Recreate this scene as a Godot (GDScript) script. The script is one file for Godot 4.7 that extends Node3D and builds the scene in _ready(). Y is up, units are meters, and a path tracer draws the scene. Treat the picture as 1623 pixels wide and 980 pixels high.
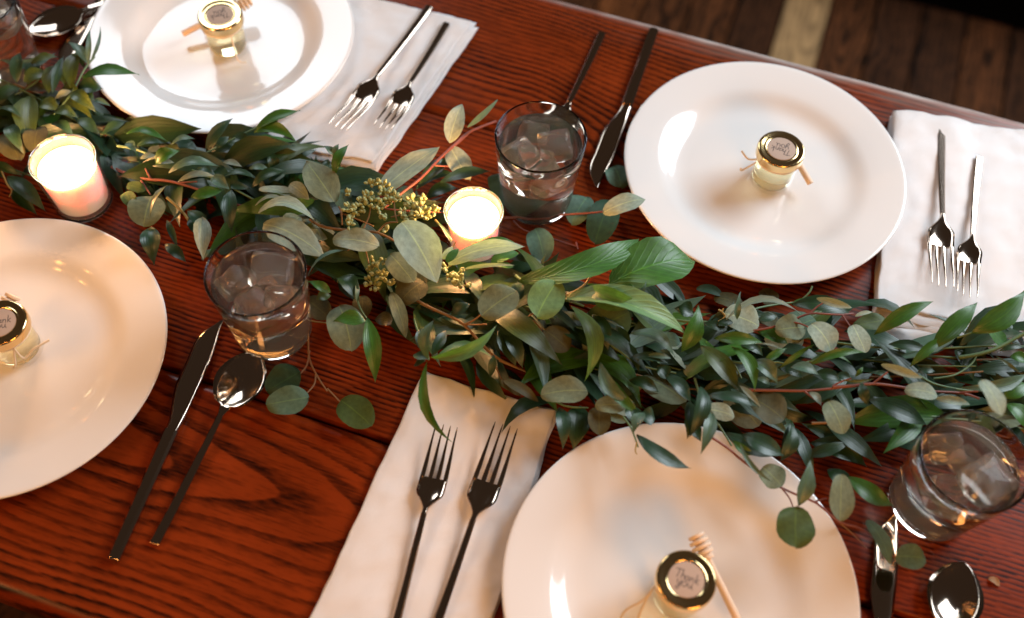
extends Node3D

const T := 0.75                                   # height of the table top
const TAU8 := TAU
var taken := {}
var M := {}
var rng := RandomNumberGenerator.new()


# ---------------------------------------------------------------- naming
func numbered(called: String) -> String:
	var n: int = taken.get(called, 0)
	taken[called] = n + 1
	return called if n == 0 else "%s_%03d" % [called, n]

func thing(called: String, label: String, category: String, at: Vector3, group := "") -> Node3D:
	var o := Node3D.new()
	o.name = numbered(called)
	add_child(o)
	o.position = at
	o.set_meta("label", label)
	o.set_meta("category", category)
	if group:
		o.set_meta("group", group)
	return o

func part(called: String, mesh: Mesh, m: Material, parent: Node, at := Vector3.ZERO, turn := Basis.IDENTITY) -> MeshInstance3D:
	var o := MeshInstance3D.new()
	var taken_here: Dictionary = parent.get_meta("_n", {})
	var n: int = taken_here.get(called, 0)
	taken_here[called] = n + 1
	parent.set_meta("_n", taken_here)
	o.name = called if n == 0 else "%s_%03d" % [called, n]
	o.mesh = mesh
	o.material_override = null
	for s in mesh.get_surface_count():
		o.set_surface_override_material(s, m)
	o.cast_shadow = GeometryInstance3D.SHADOW_CASTING_SETTING_ON
	parent.add_child(o, true)
	o.transform = Transform3D(turn, at)
	return o


# ---------------------------------------------------------------- mesh building
# A builder holds sheets that are smooth inside and creased against each other. Outward is counter-clockwise here and turned at the end.
func builder() -> Dictionary:
	return {"v": PackedVector3Array(), "n": PackedVector3Array(), "u": PackedVector2Array(), "i": PackedInt32Array()}

func sheet(b: Dictionary, pts: PackedVector3Array, rows: int, cols: int, uvs := PackedVector2Array()) -> void:
	var first: int = b.v.size()
	var idx := PackedInt32Array()
	for r in rows - 1:
		for c in cols - 1:
			var a := r * cols + c
			var q := a + cols
			if not pts[a].is_equal_approx(pts[a + 1]):
				idx.append_array([a, a + 1, q])
			if not pts[q].is_equal_approx(pts[q + 1]):
				idx.append_array([a + 1, q + 1, q])
	var weld := {}
	var key := PackedInt32Array()
	key.resize(pts.size())
	for k in pts.size():
		var p := Vector3i((pts[k] * 1e6).round())
		if not weld.has(p):
			weld[p] = k
		key[k] = weld[p]
	var nn := PackedVector3Array()
	nn.resize(pts.size())
	for k in range(0, idx.size(), 3):
		var x := pts[idx[k]]
		var f := (pts[idx[k + 1]] - x).cross(pts[idx[k + 2]] - x)
		for j in 3:
			nn[key[idx[k + j]]] += f
	for k in pts.size():
		b.n.append(nn[key[k]].normalized())
	b.v.append_array(pts)
	if uvs.size() == pts.size():
		b.u.append_array(uvs)
	else:
		for r in rows:
			for c in cols:
				b.u.append(Vector2(float(c) / maxi(cols - 1, 1), float(r) / maxi(rows - 1, 1)))
	for k in idx:
		b.i.append(first + k)

func done(b: Dictionary, closed := true) -> ArrayMesh:
	var v: PackedVector3Array = b.v
	var i: PackedInt32Array = b.i
	var n: PackedVector3Array = b.n
	var flip := false
	if closed:
		var vol := 0.0
		for k in range(0, i.size(), 3):
			vol += v[i[k]].dot(v[i[k + 1]].cross(v[i[k + 2]]))
		flip = vol < 0.0
	var out := PackedInt32Array()
	out.resize(i.size())
	for k in range(0, i.size(), 3):
		out[k] = i[k]
		out[k + 1] = i[k + 1] if flip else i[k + 2]
		out[k + 2] = i[k + 2] if flip else i[k + 1]
	if flip:
		for k in n.size():
			n[k] = -n[k]
	var a := []
	a.resize(Mesh.ARRAY_MAX)
	a[Mesh.ARRAY_VERTEX] = v
	a[Mesh.ARRAY_NORMAL] = n
	a[Mesh.ARRAY_TEX_UV] = b.u
	a[Mesh.ARRAY_INDEX] = out
	var m := ArrayMesh.new()
	m.add_surface_from_arrays(Mesh.PRIMITIVE_TRIANGLES, a)
	return m

# A solid of revolution: profile points (radius, height); a closed profile loops back to its first point.
func lathe(b: Dictionary, prof: Array, seg := 64, creases := []) -> void:
	var start := 0
	var stops := creases.duplicate()
	stops.append(prof.size() - 1)
	for stop in stops:
		var rows: int = stop - start + 1
		var pts := PackedVector3Array()
		var uv := PackedVector2Array()
		for k in rows:
			var p: Vector2 = prof[start + k]
			for c in seg + 1:
				var a := TAU * (c % seg) / seg
				pts.append(Vector3(p.x * cos(a), p.y, p.x * sin(a)))
				uv.append(Vector2(float(c) / seg, float(k) / rows))
		sheet(b, pts, rows, seg + 1, uv)
		start = stop

# Rings of equal size joined into a closed body; hard gives every side strip an edge of its own.
func loft(b: Dictionary, rings: Array, hard := false, caps := true) -> void:
	var n: int = rings[0].size()
	if hard:
		for k in n:
			var pts := PackedVector3Array()
			for r in rings:
				pts.append(r[k])
				pts.append(r[(k + 1) % n])
			sheet(b, pts, rings.size(), 2)
	else:
		var pts := PackedVector3Array()
		for r in rings:
			for k in n + 1:
				pts.append(r[k % n])
		sheet(b, pts, rings.size(), n + 1)
	if caps:
		for e in 2:
			var r: PackedVector3Array = rings[0] if e == 0 else rings[-1]
			var mid := Vector3.ZERO
			for p in r:
				mid += p / n
			var pts := PackedVector3Array()
			for k in n + 1:
				pts.append(mid)
			for k in n + 1:
				pts.append(r[k % n])
			if e == 1:
				pts.reverse()
			sheet(b, pts, 2, n + 1)

func tube(b: Dictionary, path: Array, r0: float, r1: float, sides := 6) -> void:
	var rings := []
	var last := Vector3.UP
	for k in path.size():
		var d: Vector3 = (path[mini(k + 1, path.size() - 1)] - path[maxi(k - 1, 0)]).normalized()
		var x := d.cross(Vector3.UP if absf(d.y) < 0.9 else Vector3.RIGHT).normalized()
		var y := x.cross(d)
		var r := lerpf(r0, r1, float(k) / (path.size() - 1))
		var ring := PackedVector3Array()
		for s in sides:
			var a := TAU * s / sides
			ring.append(path[k] + (x * cos(a) + y * sin(a)) * r)
		rings.append(ring)
	loft(b, rings)

func smooth_path(pts: Array, per := 4) -> Array:
	var out := []
	for k in pts.size() - 1:
		var p0: Vector3 = pts[maxi(k - 1, 0)]
		var p1: Vector3 = pts[k]
		var p2: Vector3 = pts[k + 1]
		var p3: Vector3 = pts[mini(k + 2, pts.size() - 1)]
		for s in per:
			out.append(p1.cubic_interpolate(p2, p0, p3, float(s) / per))
	out.append(pts[-1])
	return out

func box(b: Dictionary, c: Vector3, size: Vector3, bevel: float) -> void:
	var rings := []
	var h := size / 2.0
	for y in [[-h.y, bevel], [-h.y + bevel, 0.0], [h.y - bevel, 0.0], [h.y, bevel]]:
		var x: float = h.x - y[1]
		var z: float = h.z - y[1]
		var k := bevel
		rings.append(PackedVector3Array([c + Vector3(-x + k, y[0], -z), c + Vector3(x - k, y[0], -z), c + Vector3(x, y[0], -z + k), c + Vector3(x, y[0], z - k), c + Vector3(x - k, y[0], z), c + Vector3(-x + k, y[0], z), c + Vector3(-x, y[0], z - k), c + Vector3(-x, y[0], -z + k)]))
	loft(b, rings, true)


# ---------------------------------------------------------------- materials and textures
func mat(called: String, lin: Color, rough := 0.5, metal := 0.0) -> StandardMaterial3D:
	var m := StandardMaterial3D.new()
	m.resource_name = called
	m.albedo_color = lin.linear_to_srgb()
	m.roughness = rough
	m.metallic = metal
	M[called] = m
	return m

func glassy(called: String, lin: Color, ior: float, rough := 0.0) -> StandardMaterial3D:
	var m := mat(called, lin, rough)
	m.refraction_enabled = true
	m.refraction_scale = (ior - 1.0) / 10.0
	m.albedo_color.a = 0.0
	return m

func pane(called: String, lin: Color, a: float) -> StandardMaterial3D:
	var m := mat(called, lin, 0.02)
	m.transparency = BaseMaterial3D.TRANSPARENCY_ALPHA
	m.albedo_color.a = a
	return m

func picture(w: int, h: int, data: PackedByteArray) -> ImageTexture:
	return ImageTexture.create_from_image(Image.create_from_data(w, h, false, Image.FORMAT_RGB8, data))

func noise(seed_: int, freq: float, oct := 3) -> FastNoiseLite:
	var n := FastNoiseLite.new()
	n.seed = seed_
	n.noise_type = FastNoiseLite.TYPE_SIMPLEX_SMOOTH
	n.frequency = freq
	n.fractal_octaves = oct
	return n

# Growth rings cut along the board: light early wood that darkens into a sharp late-wood line, pores and fibres along the grain.
func wood(seed_: int, length: float, width: float, res: float, ring: float, axis: float, depth0: float, slope: float, early: Color, late: Color, fibre := 0.25, edge_sheen := 0.0) -> Array:
	var w := int(length * res)
	var h := int(width * res)
	var warp := noise(seed_, 1.6, 3)
	var wob := noise(seed_ + 1, 9.0, 2)
	var fib := noise(seed_ + 2, 1.0, 3)
	var blot := noise(seed_ + 3, 5.0, 3)
	var data := PackedByteArray()
	data.resize(w * h * 3)
	var bump := PackedByteArray()
	bump.resize(w * h * 3)
	var at := 0
	for j in h:
		var z := j / res
		for i in w:
			var x := i / res
			var yy := z - axis + 0.020 * warp.get_noise_2d(x * 0.7, z * 0.7 + 3.0)
			var dd := depth0 + slope * x + 0.035 * warp.get_noise_2d(x * 1.3 + 20.0, z * 0.8)
			var r := sqrt(yy * yy + dd * dd) / ring + 0.22 * wob.get_noise_2d(x * 0.6, z * 3.0)
			var vary := 0.5 + 0.5 * sin(floor(r) * 12.9898)
			var f: float = 1.0 - (r - floor(r))
			var lw := smoothstep(0.25, 0.9, f) * (1.0 - smoothstep(0.93, 1.0, f)) * (0.55 + 0.45 * vary) * minf(floor(r), 1.0)
			var g := fib.get_noise_2d(x * 22.0, z * 900.0)
			var g2 := fib.get_noise_2d(x * 60.0 + 9.0, z * 260.0)
			var t := clampf(lw * 0.95 + g * fibre + g2 * fibre * 0.6, 0.0, 1.0)
			var c := early.lerp(late, t)
			var k := 1.0 + 0.28 * blot.get_noise_2d(x * 1.2, z * 4.0)
			c = Color(c.r * k, c.g * k, c.b * k)
			if edge_sheen > 0.0 and z < 0.06:              # window sheen painted into the colour along the edge, stronger to the right
				var sheen_band := smoothstep(0.060, 0.0, z) * clampf(0.45 + 0.9 * fib.get_noise_2d(x * 7.0, z * 240.0) + 0.5 * wob.get_noise_2d(x * 0.5, z * 2.0), 0.0, 1.0) * smoothstep(0.75, 1.25, x)
				c = c.lerp(Color(0.27, 0.19, 0.15), sheen_band * edge_sheen)
				c = c.lerp(Color(0.62, 0.55, 0.50), smoothstep(0.015, 0.006, z) * edge_sheen * smoothstep(0.60, 1.1, x) * clampf(0.75 + 0.6 * fib.get_noise_2d(x * 20.0, z * 100.0), 0.0, 1.0))
			c = c.linear_to_srgb()
			data[at] = clampi(int(c.r * 255.0), 0, 255)
			data[at + 1] = clampi(int(c.g * 255.0), 0, 255)
			data[at + 2] = clampi(int(c.b * 255.0), 0, 255)
			var v := clampi(int(170.0 - 70.0 * lw + 50.0 * g), 0, 255)
			bump[at] = v
			bump[at + 1] = v
			bump[at + 2] = v
			at += 3
	return [picture(w, h, data), picture(w, h, bump)]

# Leaf print: u across, v from stalk to tip; midrib, side veins and mottling.
func leaf_print(kind: String) -> Array:
	var w := 96
	var h := 192
	var n := noise(77, 0.05, 3)
	var fine := noise(78, 0.3, 2)
	var data := PackedByteArray()
	var bump := PackedByteArray()
	for j in h:
		var v := float(j) / h
		for i in w:
			var u := float(i) / w * 2.0 - 1.0
			var rib := exp(-pow(u / (0.05 if kind == "r" else 0.035), 2.0))
			var k := 0.86 + 0.10 * n.get_noise_2d(i, j * 0.6)
			var e := 0.55
			if kind == "r":
				var line := 0.5 + 0.5 * cos(u * 26.0)
				k += 0.05 * (line - 0.5) + 0.10 * rib
				e += 0.16 * line - 0.25 * rib
			else:
				var count := 9.0 if kind == "l" else 7.0
				var q := (v - absf(u) * (0.34 if kind == "l" else 0.26)) * count
				var d := absf(q - round(q)) / count
				var vein := exp(-pow(d / 0.010, 2.0)) * (1.0 - 0.5 * absf(u))
				k += 0.05 * fine.get_noise_2d(i, j) + rib * 0.22 + vein * (0.14 if kind == "l" else 0.025)
				e += (-0.32 if kind == "l" else -0.16) * maxf(vein, rib) + 0.05 * fine.get_noise_2d(i * 2.0, j)
				if kind == "l":
					e += 0.06 * cos(q * TAU) * -0.6
			var g := clampi(int(k * 235.0), 0, 255)
			data.append_array([g, g, clampi(int(g * (0.96 - 0.14 * rib)), 0, 255)])
			var b := clampi(int(e * 255.0), 0, 255)
			bump.append_array([b, b, b])
	return [picture(w, h, data), picture(w, h, bump)]

func dab(im: Image, p: Vector2, r: float, c: Color) -> void:
	for y in range(int(p.y - r), int(p.y + r) + 2):
		for x in range(int(p.x - r), int(p.x + r) + 2):
			if Vector2(x, y).distance_to(p) <= r and x >= 0 and y >= 0 and x < im.get_width() and y < im.get_height():
				im.set_pixel(x, y, c)

func pen(im: Image, pts: Array, r: float, c: Color) -> void:
	var s := im.get_width() / 2.0
	for k in pts.size() - 1:
		var a: Vector2 = (pts[k] + Vector2.ONE) * s
		var b: Vector2 = (pts[k + 1] + Vector2.ONE) * s
		var n := int(a.distance_to(b)) + 1
		for i in n + 1:
			dab(im, a.lerp(b, float(i) / n), r, c)

func arc(c: Vector2, r: float, a0: float, a1: float) -> Array:
	var out := []
	for k in 13:
		var a := deg_to_rad(lerpf(a0, a1, k / 12.0))
		out.append(c + Vector2(cos(a), sin(a) * 1.15) * r)
	return out

# Brown paper disc with the hand-lettered words «Thank you».
func thank_you() -> ImageTexture:
	var im := Image.create(256, 256, false, Image.FORMAT_RGB8)
	var n := noise(5, 0.08, 4)
	for y in 256:
		for x in 256:
			var k := 1.0 + 0.10 * n.get_noise_2d(x * 2.0, y) + 0.05 * n.get_noise_2d(x * 9.0, y * 9.0)
			im.set_pixel(x, y, Color(0.47 * k, 0.36 * k, 0.29 * k).linear_to_srgb())
	var ink := Color(0.09, 0.075, 0.07).linear_to_srgb()
	var r := 3.1
	var o := Vector2(0.02, 0.0)
	var lines := [
		[Vector2(-.66, -.38), Vector2(-.5, -.43), Vector2(-.3, -.42)], [Vector2(-.47, -.43), Vector2(-.49, -.2), Vector2(-.53, .02)],
		[Vector2(-.27, -.44), Vector2(-.29, -.2), Vector2(-.32, .02)], [Vector2(-.31, -.1), Vector2(-.24, -.2), Vector2(-.17, -.19), Vector2(-.15, -.1), Vector2(-.16, .02)],
		arc(Vector2(-.01, -.08), .09, 0, 360), [Vector2(.08, -.19), Vector2(.08, -.04), Vector2(.11, .03)],
		[Vector2(.18, -.18), Vector2(.18, .03)], [Vector2(.18, -.08), Vector2(.25, -.18), Vector2(.32, -.17), Vector2(.34, -.08), Vector2(.34, .03)],
		[Vector2(.47, -.42), Vector2(.45, .03)], [Vector2(.61, -.2), Vector2(.46, -.08), Vector2(.62, .05)],
		[Vector2(-.44, .12), Vector2(-.43, .27), Vector2(-.36, .34), Vector2(-.28, .3), Vector2(-.24, .12)], [Vector2(-.24, .12), Vector2(-.26, .45), Vector2(-.34, .62), Vector2(-.43, .6), Vector2(-.42, .5), Vector2(-.28, .38)],
		arc(Vector2(-.06, .26), .12, 0, 360),
		[Vector2(.14, .14), Vector2(.14, .3), Vector2(.21, .38), Vector2(.3, .33), Vector2(.33, .14)], [Vector2(.33, .14), Vector2(.33, .32), Vector2(.4, .4)],
	]
	for l in lines:
		var p := []
		for q in l:
			p.append(q + o)
		pen(im, p, r, ink)
	return ImageTexture.create_from_image(im)


# ---------------------------------------------------------------- leaves and sprigs
func half_width(kind: String, t: float) -> float:
	match kind:
		"r": return pow(maxf(sin(PI * pow(t, 0.82)), 0.0), 1.12)
		"e": return sqrt(maxf(1.0 - pow(2.0 * t - 1.0, 2.0), 0.0)) * (1.03 - 0.08 * t)
		"s": return pow(maxf(sin(PI * pow(t, 0.80)), 0.0), 0.72)
	return pow(maxf(sin(PI * pow(t, 0.88)), 0.0), 0.74)

func leaf_mesh(kind: String, len_: float, w: float, arch: float, fold: float, side: float, rows := 10, wave := 0.0) -> ArrayMesh:
	var b := builder()
	var cols := 5
	var pts := PackedVector3Array()
	var uv := PackedVector2Array()
	for r in rows + 1:
		var t := 0.5 - 0.5 * cos(PI * r / rows)
		var bow := 4.0 * t * (1.0 - t)
		var hw := maxf(half_width(kind, t), 0.012) * w * 0.5
		var c := Vector3(side * len_ * bow, arch * len_ * bow, len_ * t)
		for k in cols:
			var s := (k - 2) / 2.0
			pts.append(c + Vector3(s * hw, fold * absf(s) * hw + wave * w * sin(t * 9.0 + s * 2.0) * absf(s), 0))
			uv.append(Vector2(0.5 + s * 0.49, 0.01 + 0.98 * t))
	sheet(b, pts, rows + 1, cols, uv)
	return done(b, false)

func leaf_turn(d: Vector3, roll: float) -> Basis:
	var z := d.normalized()
	var up := Vector3(0.10, 0.98, 0.02)
	var x := up.cross(z).normalized()
	var y := z.cross(x)
	return Basis(x, y, z).rotated(z, deg_to_rad(roll))

var hold: Node3D                                   # the sprig that the next leaves and stems belong to
var stem_now: Node3D
var count := 0

func sprig(called: String, label: String, category: String, x: float, z: float, group := "") -> void:
	hold = thing(called, label, category, Vector3(x, T, z), group)
	stem_now = hold

func lf(kind: String, tone: int, x0: float, h0: float, z0: float, x1: float, h1: float, z1: float, w: float, roll := 0.0, arch := 0.1, fold := 0.18, side := 0.0) -> void:
	var a := Vector3(x0, h0, z0)
	var d := Vector3(x1, h1, z1) - a
	count += 1
	var curl := sin(count * 12.9) * 0.06 + (0.05 if kind == "r" else 0.0)
	var mesh := leaf_mesh(kind, d.length(), w, arch * 1.25 + curl, fold * 1.4 + 0.04 + 0.06 * sin(count * 3.7), side + 0.03 * sin(count * 5.1), 10, 0.03 + 0.035 * absf(sin(count * 7.3)))
	part("leaf", mesh, M["leaf_%s%d" % [kind, tone]], hold, a + Vector3(0, T, 0) - hold.position, leaf_turn(d, roll))

func st(colour: String, r: float, flat: Array) -> void:
	var pts := []
	for k in range(0, flat.size(), 3):
		pts.append(Vector3(flat[k], flat[k + 1] + T, flat[k + 2]) - hold.position)
	var b := builder()
	tube(b, smooth_path(pts, 3), r, r * 0.7, 6)
	part("stem", done(b), M["stem_" + colour], hold)

func buds(x: float, h: float, z: float, rad: float, n: int) -> void:
	var b := builder()
	var c := Vector3(x, h + T, z) - hold.position
	for k in n:
		var d := Vector3(rng.randf_range(-1, 1), rng.randf_range(-0.7, 0.7), rng.randf_range(-1, 1))
		if d.length() > 1.0:
			d = d.normalized() * rng.randf()
		var p := c + d * rad
		var axis := (d + Vector3(rng.randf_range(-.3, .3), 0.5, rng.randf_range(-.3, .3))).normalized()
		var size := rng.randf_range(0.0013, 0.0021)
		tube(b, [c + d * rad * 0.3 - Vector3(0, 0.002, 0), p], 0.0005, 0.0005, 4)
		var x_ := axis.cross(Vector3(0.3, 0.2, 0.9)).normalized()
		var y_ := axis.cross(x_)
		var rings := []
		for q in [[-1.25, 0.25], [-0.8, 0.72], [0.0, 1.0], [0.7, 0.85], [1.15, 0.45], [1.5, 0.12]]:
			var ring := PackedVector3Array()
			for s in 7:
				ring.append(p + axis * size * q[0] + (x_ * cos(TAU * s / 7) + y_ * sin(TAU * s / 7)) * size * q[1])
			rings.append(ring)
		loft(b, rings)
	var o := part("seed_cluster", done(b), M["bud"], hold)
	o.set_meta("kind", "stuff")


# ---------------------------------------------------------------- table ware
func lay(root: Node3D, a: Vector3, b: Vector3) -> void:   # +z of the thing runs from a to b
	var z := (b - a).normalized()
	var x := Vector3.UP.cross(z).normalized()
	root.transform = Transform3D(Basis(x, z.cross(x), z), a)

func bar_ring(s: float, y: float, w: float, t: float) -> PackedVector3Array:
	var k := minf(t * 0.28, w * 0.3)
	var x := w / 2.0
	var h := t / 2.0
	return PackedVector3Array([Vector3(-x, y - h + k, s), Vector3(-x + k, y - h, s), Vector3(x - k, y - h, s), Vector3(x, y - h + k, s), Vector3(x, y + h - k, s), Vector3(x - k, y + h, s), Vector3(-x + k, y + h, s), Vector3(-x, y + h - k, s)])

func dish_ring(s: float, y: float, w: float, t: float, cup: float, shift := 0.0) -> PackedVector3Array:
	var out := PackedVector3Array()
	for k in 9:
		var c := -1.0 + k / 4.0
		out.append(Vector3(c * w / 2.0 + shift, y + cup * c * c + t / 2.0 * sqrt(maxf(1.0 - pow(absf(c), 6.0), 0.0)), s))
	for k in range(7, 0, -1):
		var c := -1.0 + k / 4.0
		out.append(Vector3(c * w / 2.0 + shift, y + cup * c * c - t / 2.0 * sqrt(maxf(1.0 - pow(absf(c), 6.0), 0.0)), s))
	return out

func handle_mesh(l: float, y_end: float, y_neck: float, w_end: float, w_neck: float, t_end: float, t_neck: float) -> ArrayMesh:
	var b := builder()
	var rings := []
	for k in 15:
		var u := k / 14.0
		var y := y_end + (y_neck - y_end) * u * u
		var sc := 0.82 if k == 0 else 1.0
		rings.append(bar_ring(l * (0.0 if k == 0 else 0.0012 / l if k == 1 else u), y, lerpf(w_end, w_neck, pow(u, 1.1)) * sc, lerpf(t_end, t_neck, u) * sc))
	loft(b, rings, true)
	return done(b)

func make_fork(root: Node3D, l: float, size := 1.0) -> void:
	var m: Material = M["steel"]
	var neck := l * 0.585
	part("handle", handle_mesh(neck, 0.0022, 0.0085, 0.0085 * size, 0.0048 * size, 0.0038, 0.0030), m, root)
	var b := builder()
	var rings := []
	var root_s := l * 0.755
	var hw := 0.0245 * size
	for k in 15:
		var u := k / 14.0
		var w := lerpf(0.0048 * size, hw, smoothstep(0.10, 0.62, u))
		var y := lerpf(0.0085, 0.0036, smoothstep(0.0, 0.85, u))
		rings.append(dish_ring(lerpf(neck - 0.0004, root_s, u), y, w, lerpf(0.0029, 0.0020, u), 0.0026 * smoothstep(0.2, 0.6, u) * (1.0 - 0.25 * u)))
	loft(b, rings)
	part("head", done(b), m, root)
	for i in 4:
		var tb := builder()
		var tr := []
		var c := (i - 1.5) / 1.5
		var pitch := hw / 2.0 - 0.0020 * size
		for k in 11:
			var u := k / 10.0
			var s := lerpf(root_s - 0.0008, l - absf(c) * 0.0012, u)
			var y := 0.0036 + 0.0026 * c * c * 0.75 + 0.0075 * sin(u * PI * 0.62) * u
			var w := lerpf(0.0042, 0.0016, smoothstep(0.0, 0.9, u)) * size * (0.35 if k == 10 else 1.0)
			var x := c * pitch * lerpf(1.0, 0.93, u)
			var ring := PackedVector3Array()
			for q in 10:
				var a := TAU * q / 10
				ring.append(Vector3(x + cos(a) * w / 2.0, y + sin(a) * lerpf(0.0010, 0.0008, u), s))
			tr.append(ring)
		loft(tb, tr)
		part("tine", done(tb), m, root)

func make_spoon(root: Node3D, l: float) -> void:
	var m: Material = M["steel"]
	var neck := l * 0.635
	part("handle", handle_mesh(neck, 0.0022, 0.0095, 0.0085, 0.0050, 0.0038, 0.0030), m, root)
	var b := builder()
	var rings := []
	for k in 33:
		var u := k / 32.0
		u = lerpf(u, sin(u * PI / 2.0), smoothstep(0.3, 1.0, u))
		var w := 0.0
		if u < 0.16:
			w = lerpf(0.0050, 0.0105, smoothstep(0.0, 1.0, u / 0.16))
		else:
			var q := (u - 0.16) / 0.84
			w = maxf(0.0400 * pow(maxf(sin(PI * (0.085 + 0.915 * q)), 0.0), 0.56) * (1.0 + 0.08 * sin(q * PI)), 0.001)
		var q2 := clampf((u - 0.14) / 0.86, 0.0, 1.0)
		var drop := sin(PI * pow(q2, 0.9))
		var yr := lerpf(0.0095, 0.0088, u)
		rings.append(dish_ring(neck - 0.0004 + (l - neck) * u, yr - 0.0072 * drop, w, 0.0016, 0.0072 * drop))
	loft(b, rings)
	part("bowl", done(b), m, root)

func make_knife(root: Node3D, l: float) -> void:
	var m: Material = M["steel"]
	var neck := l * 0.505
	part("handle", handle_mesh(neck, 0.0036, 0.0040, 0.0100, 0.0118, 0.0070, 0.0066), m, root)
	var b := builder()
	var rings := []
	for k in 23:
		var u := k / 22.0
		var w := lerpf(0.0108, 0.0205, smoothstep(0.0, 0.42, u))
		var tip := smoothstep(0.62, 1.0, u)
		w *= sqrt(maxf(1.0 - tip * tip * 0.985, 0.0))
		var spine := -0.0056 - 0.0010 * sin(u * PI) + 0.004 * tip
		var t := lerpf(0.0040, 0.0012, smoothstep(0.0, 0.25, u))
		rings.append(dish_ring(neck - 0.0006 + (l - neck) * u, 0.0042 - 0.0012 * u, maxf(w, 0.0012), t, 0.0, spine + w / 2.0))
	loft(b, rings)
	part("blade", done(b), m, root)

func fork(label: String, x0: float, z0: float, x1: float, z1: float, y: float, size := 1.0, group := "forks laid on the napkins") -> void:
	var r := thing("fork", label, "fork", Vector3.ZERO, group)
	var a := Vector3(x0, T + y, z0)
	var b := Vector3(x1, T + y, z1)
	lay(r, a, b)
	make_fork(r, a.distance_to(b), size)

func spoon(label: String, x0: float, z0: float, x1: float, z1: float) -> void:
	var r := thing("spoon", label, "spoon", Vector3.ZERO, "spoons beside the plates")
	var a := Vector3(x0, T + 0.0003, z0)
	var b := Vector3(x1, T + 0.0003, z1)
	lay(r, a, b)
	make_spoon(r, a.distance_to(b))

func knife(label: String, x0: float, z0: float, x1: float, z1: float, mirror := false, tilt := 0.0) -> void:
	var r := thing("table_knife", label, "knife", Vector3.ZERO, "knives beside the plates")
	var a := Vector3(x0, T + 0.0004, z0)
	var b := Vector3(x1, T + 0.0004, z1)
	lay(r, a, b)
	make_knife(r, a.distance_to(b))
	if mirror:
		for c in r.get_children():
			c.position.y = 0.0075
			c.rotation.z = PI
	if tilt:
		r.rotate_object_local(Vector3(0, 0, 1), deg_to_rad(tilt))

func plate(label: String, x: float, z: float, r := 0.135) -> void:
	var t := thing("dinner_plate", label, "plate", Vector3(x, T + 0.0003, z), "white dinner plates")
	var k := r / 0.135
	var prof := []
	for p in [[0.0, 0.0062], [0.040, 0.0062], [0.0700, 0.0063], [0.0765, 0.0066], [0.0820, 0.0074], [0.0870, 0.0090], [0.0915, 0.0111], [0.0955, 0.0131], [0.0995, 0.0147], [0.1040, 0.0160], [0.1150, 0.0181], [0.1290, 0.0203], [0.1325, 0.0208], [0.1342, 0.0206], [0.1350, 0.0198], [0.1346, 0.0188], [0.1325, 0.0182], [0.1150, 0.0150], [0.1000, 0.0118], [0.0920, 0.0070], [0.0880, 0.0030], [0.0868, 0.0004], [0.0855, 0.0], [0.0835, 0.0004], [0.0820, 0.0022], [0.0760, 0.0026], [0.0, 0.0026]]:
		prof.append(Vector2(p[0] * k, p[1]))
	var b := builder()
	lathe(b, prof, 128)
	part("plate_body", done(b), M["porcelain"], t)

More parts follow.
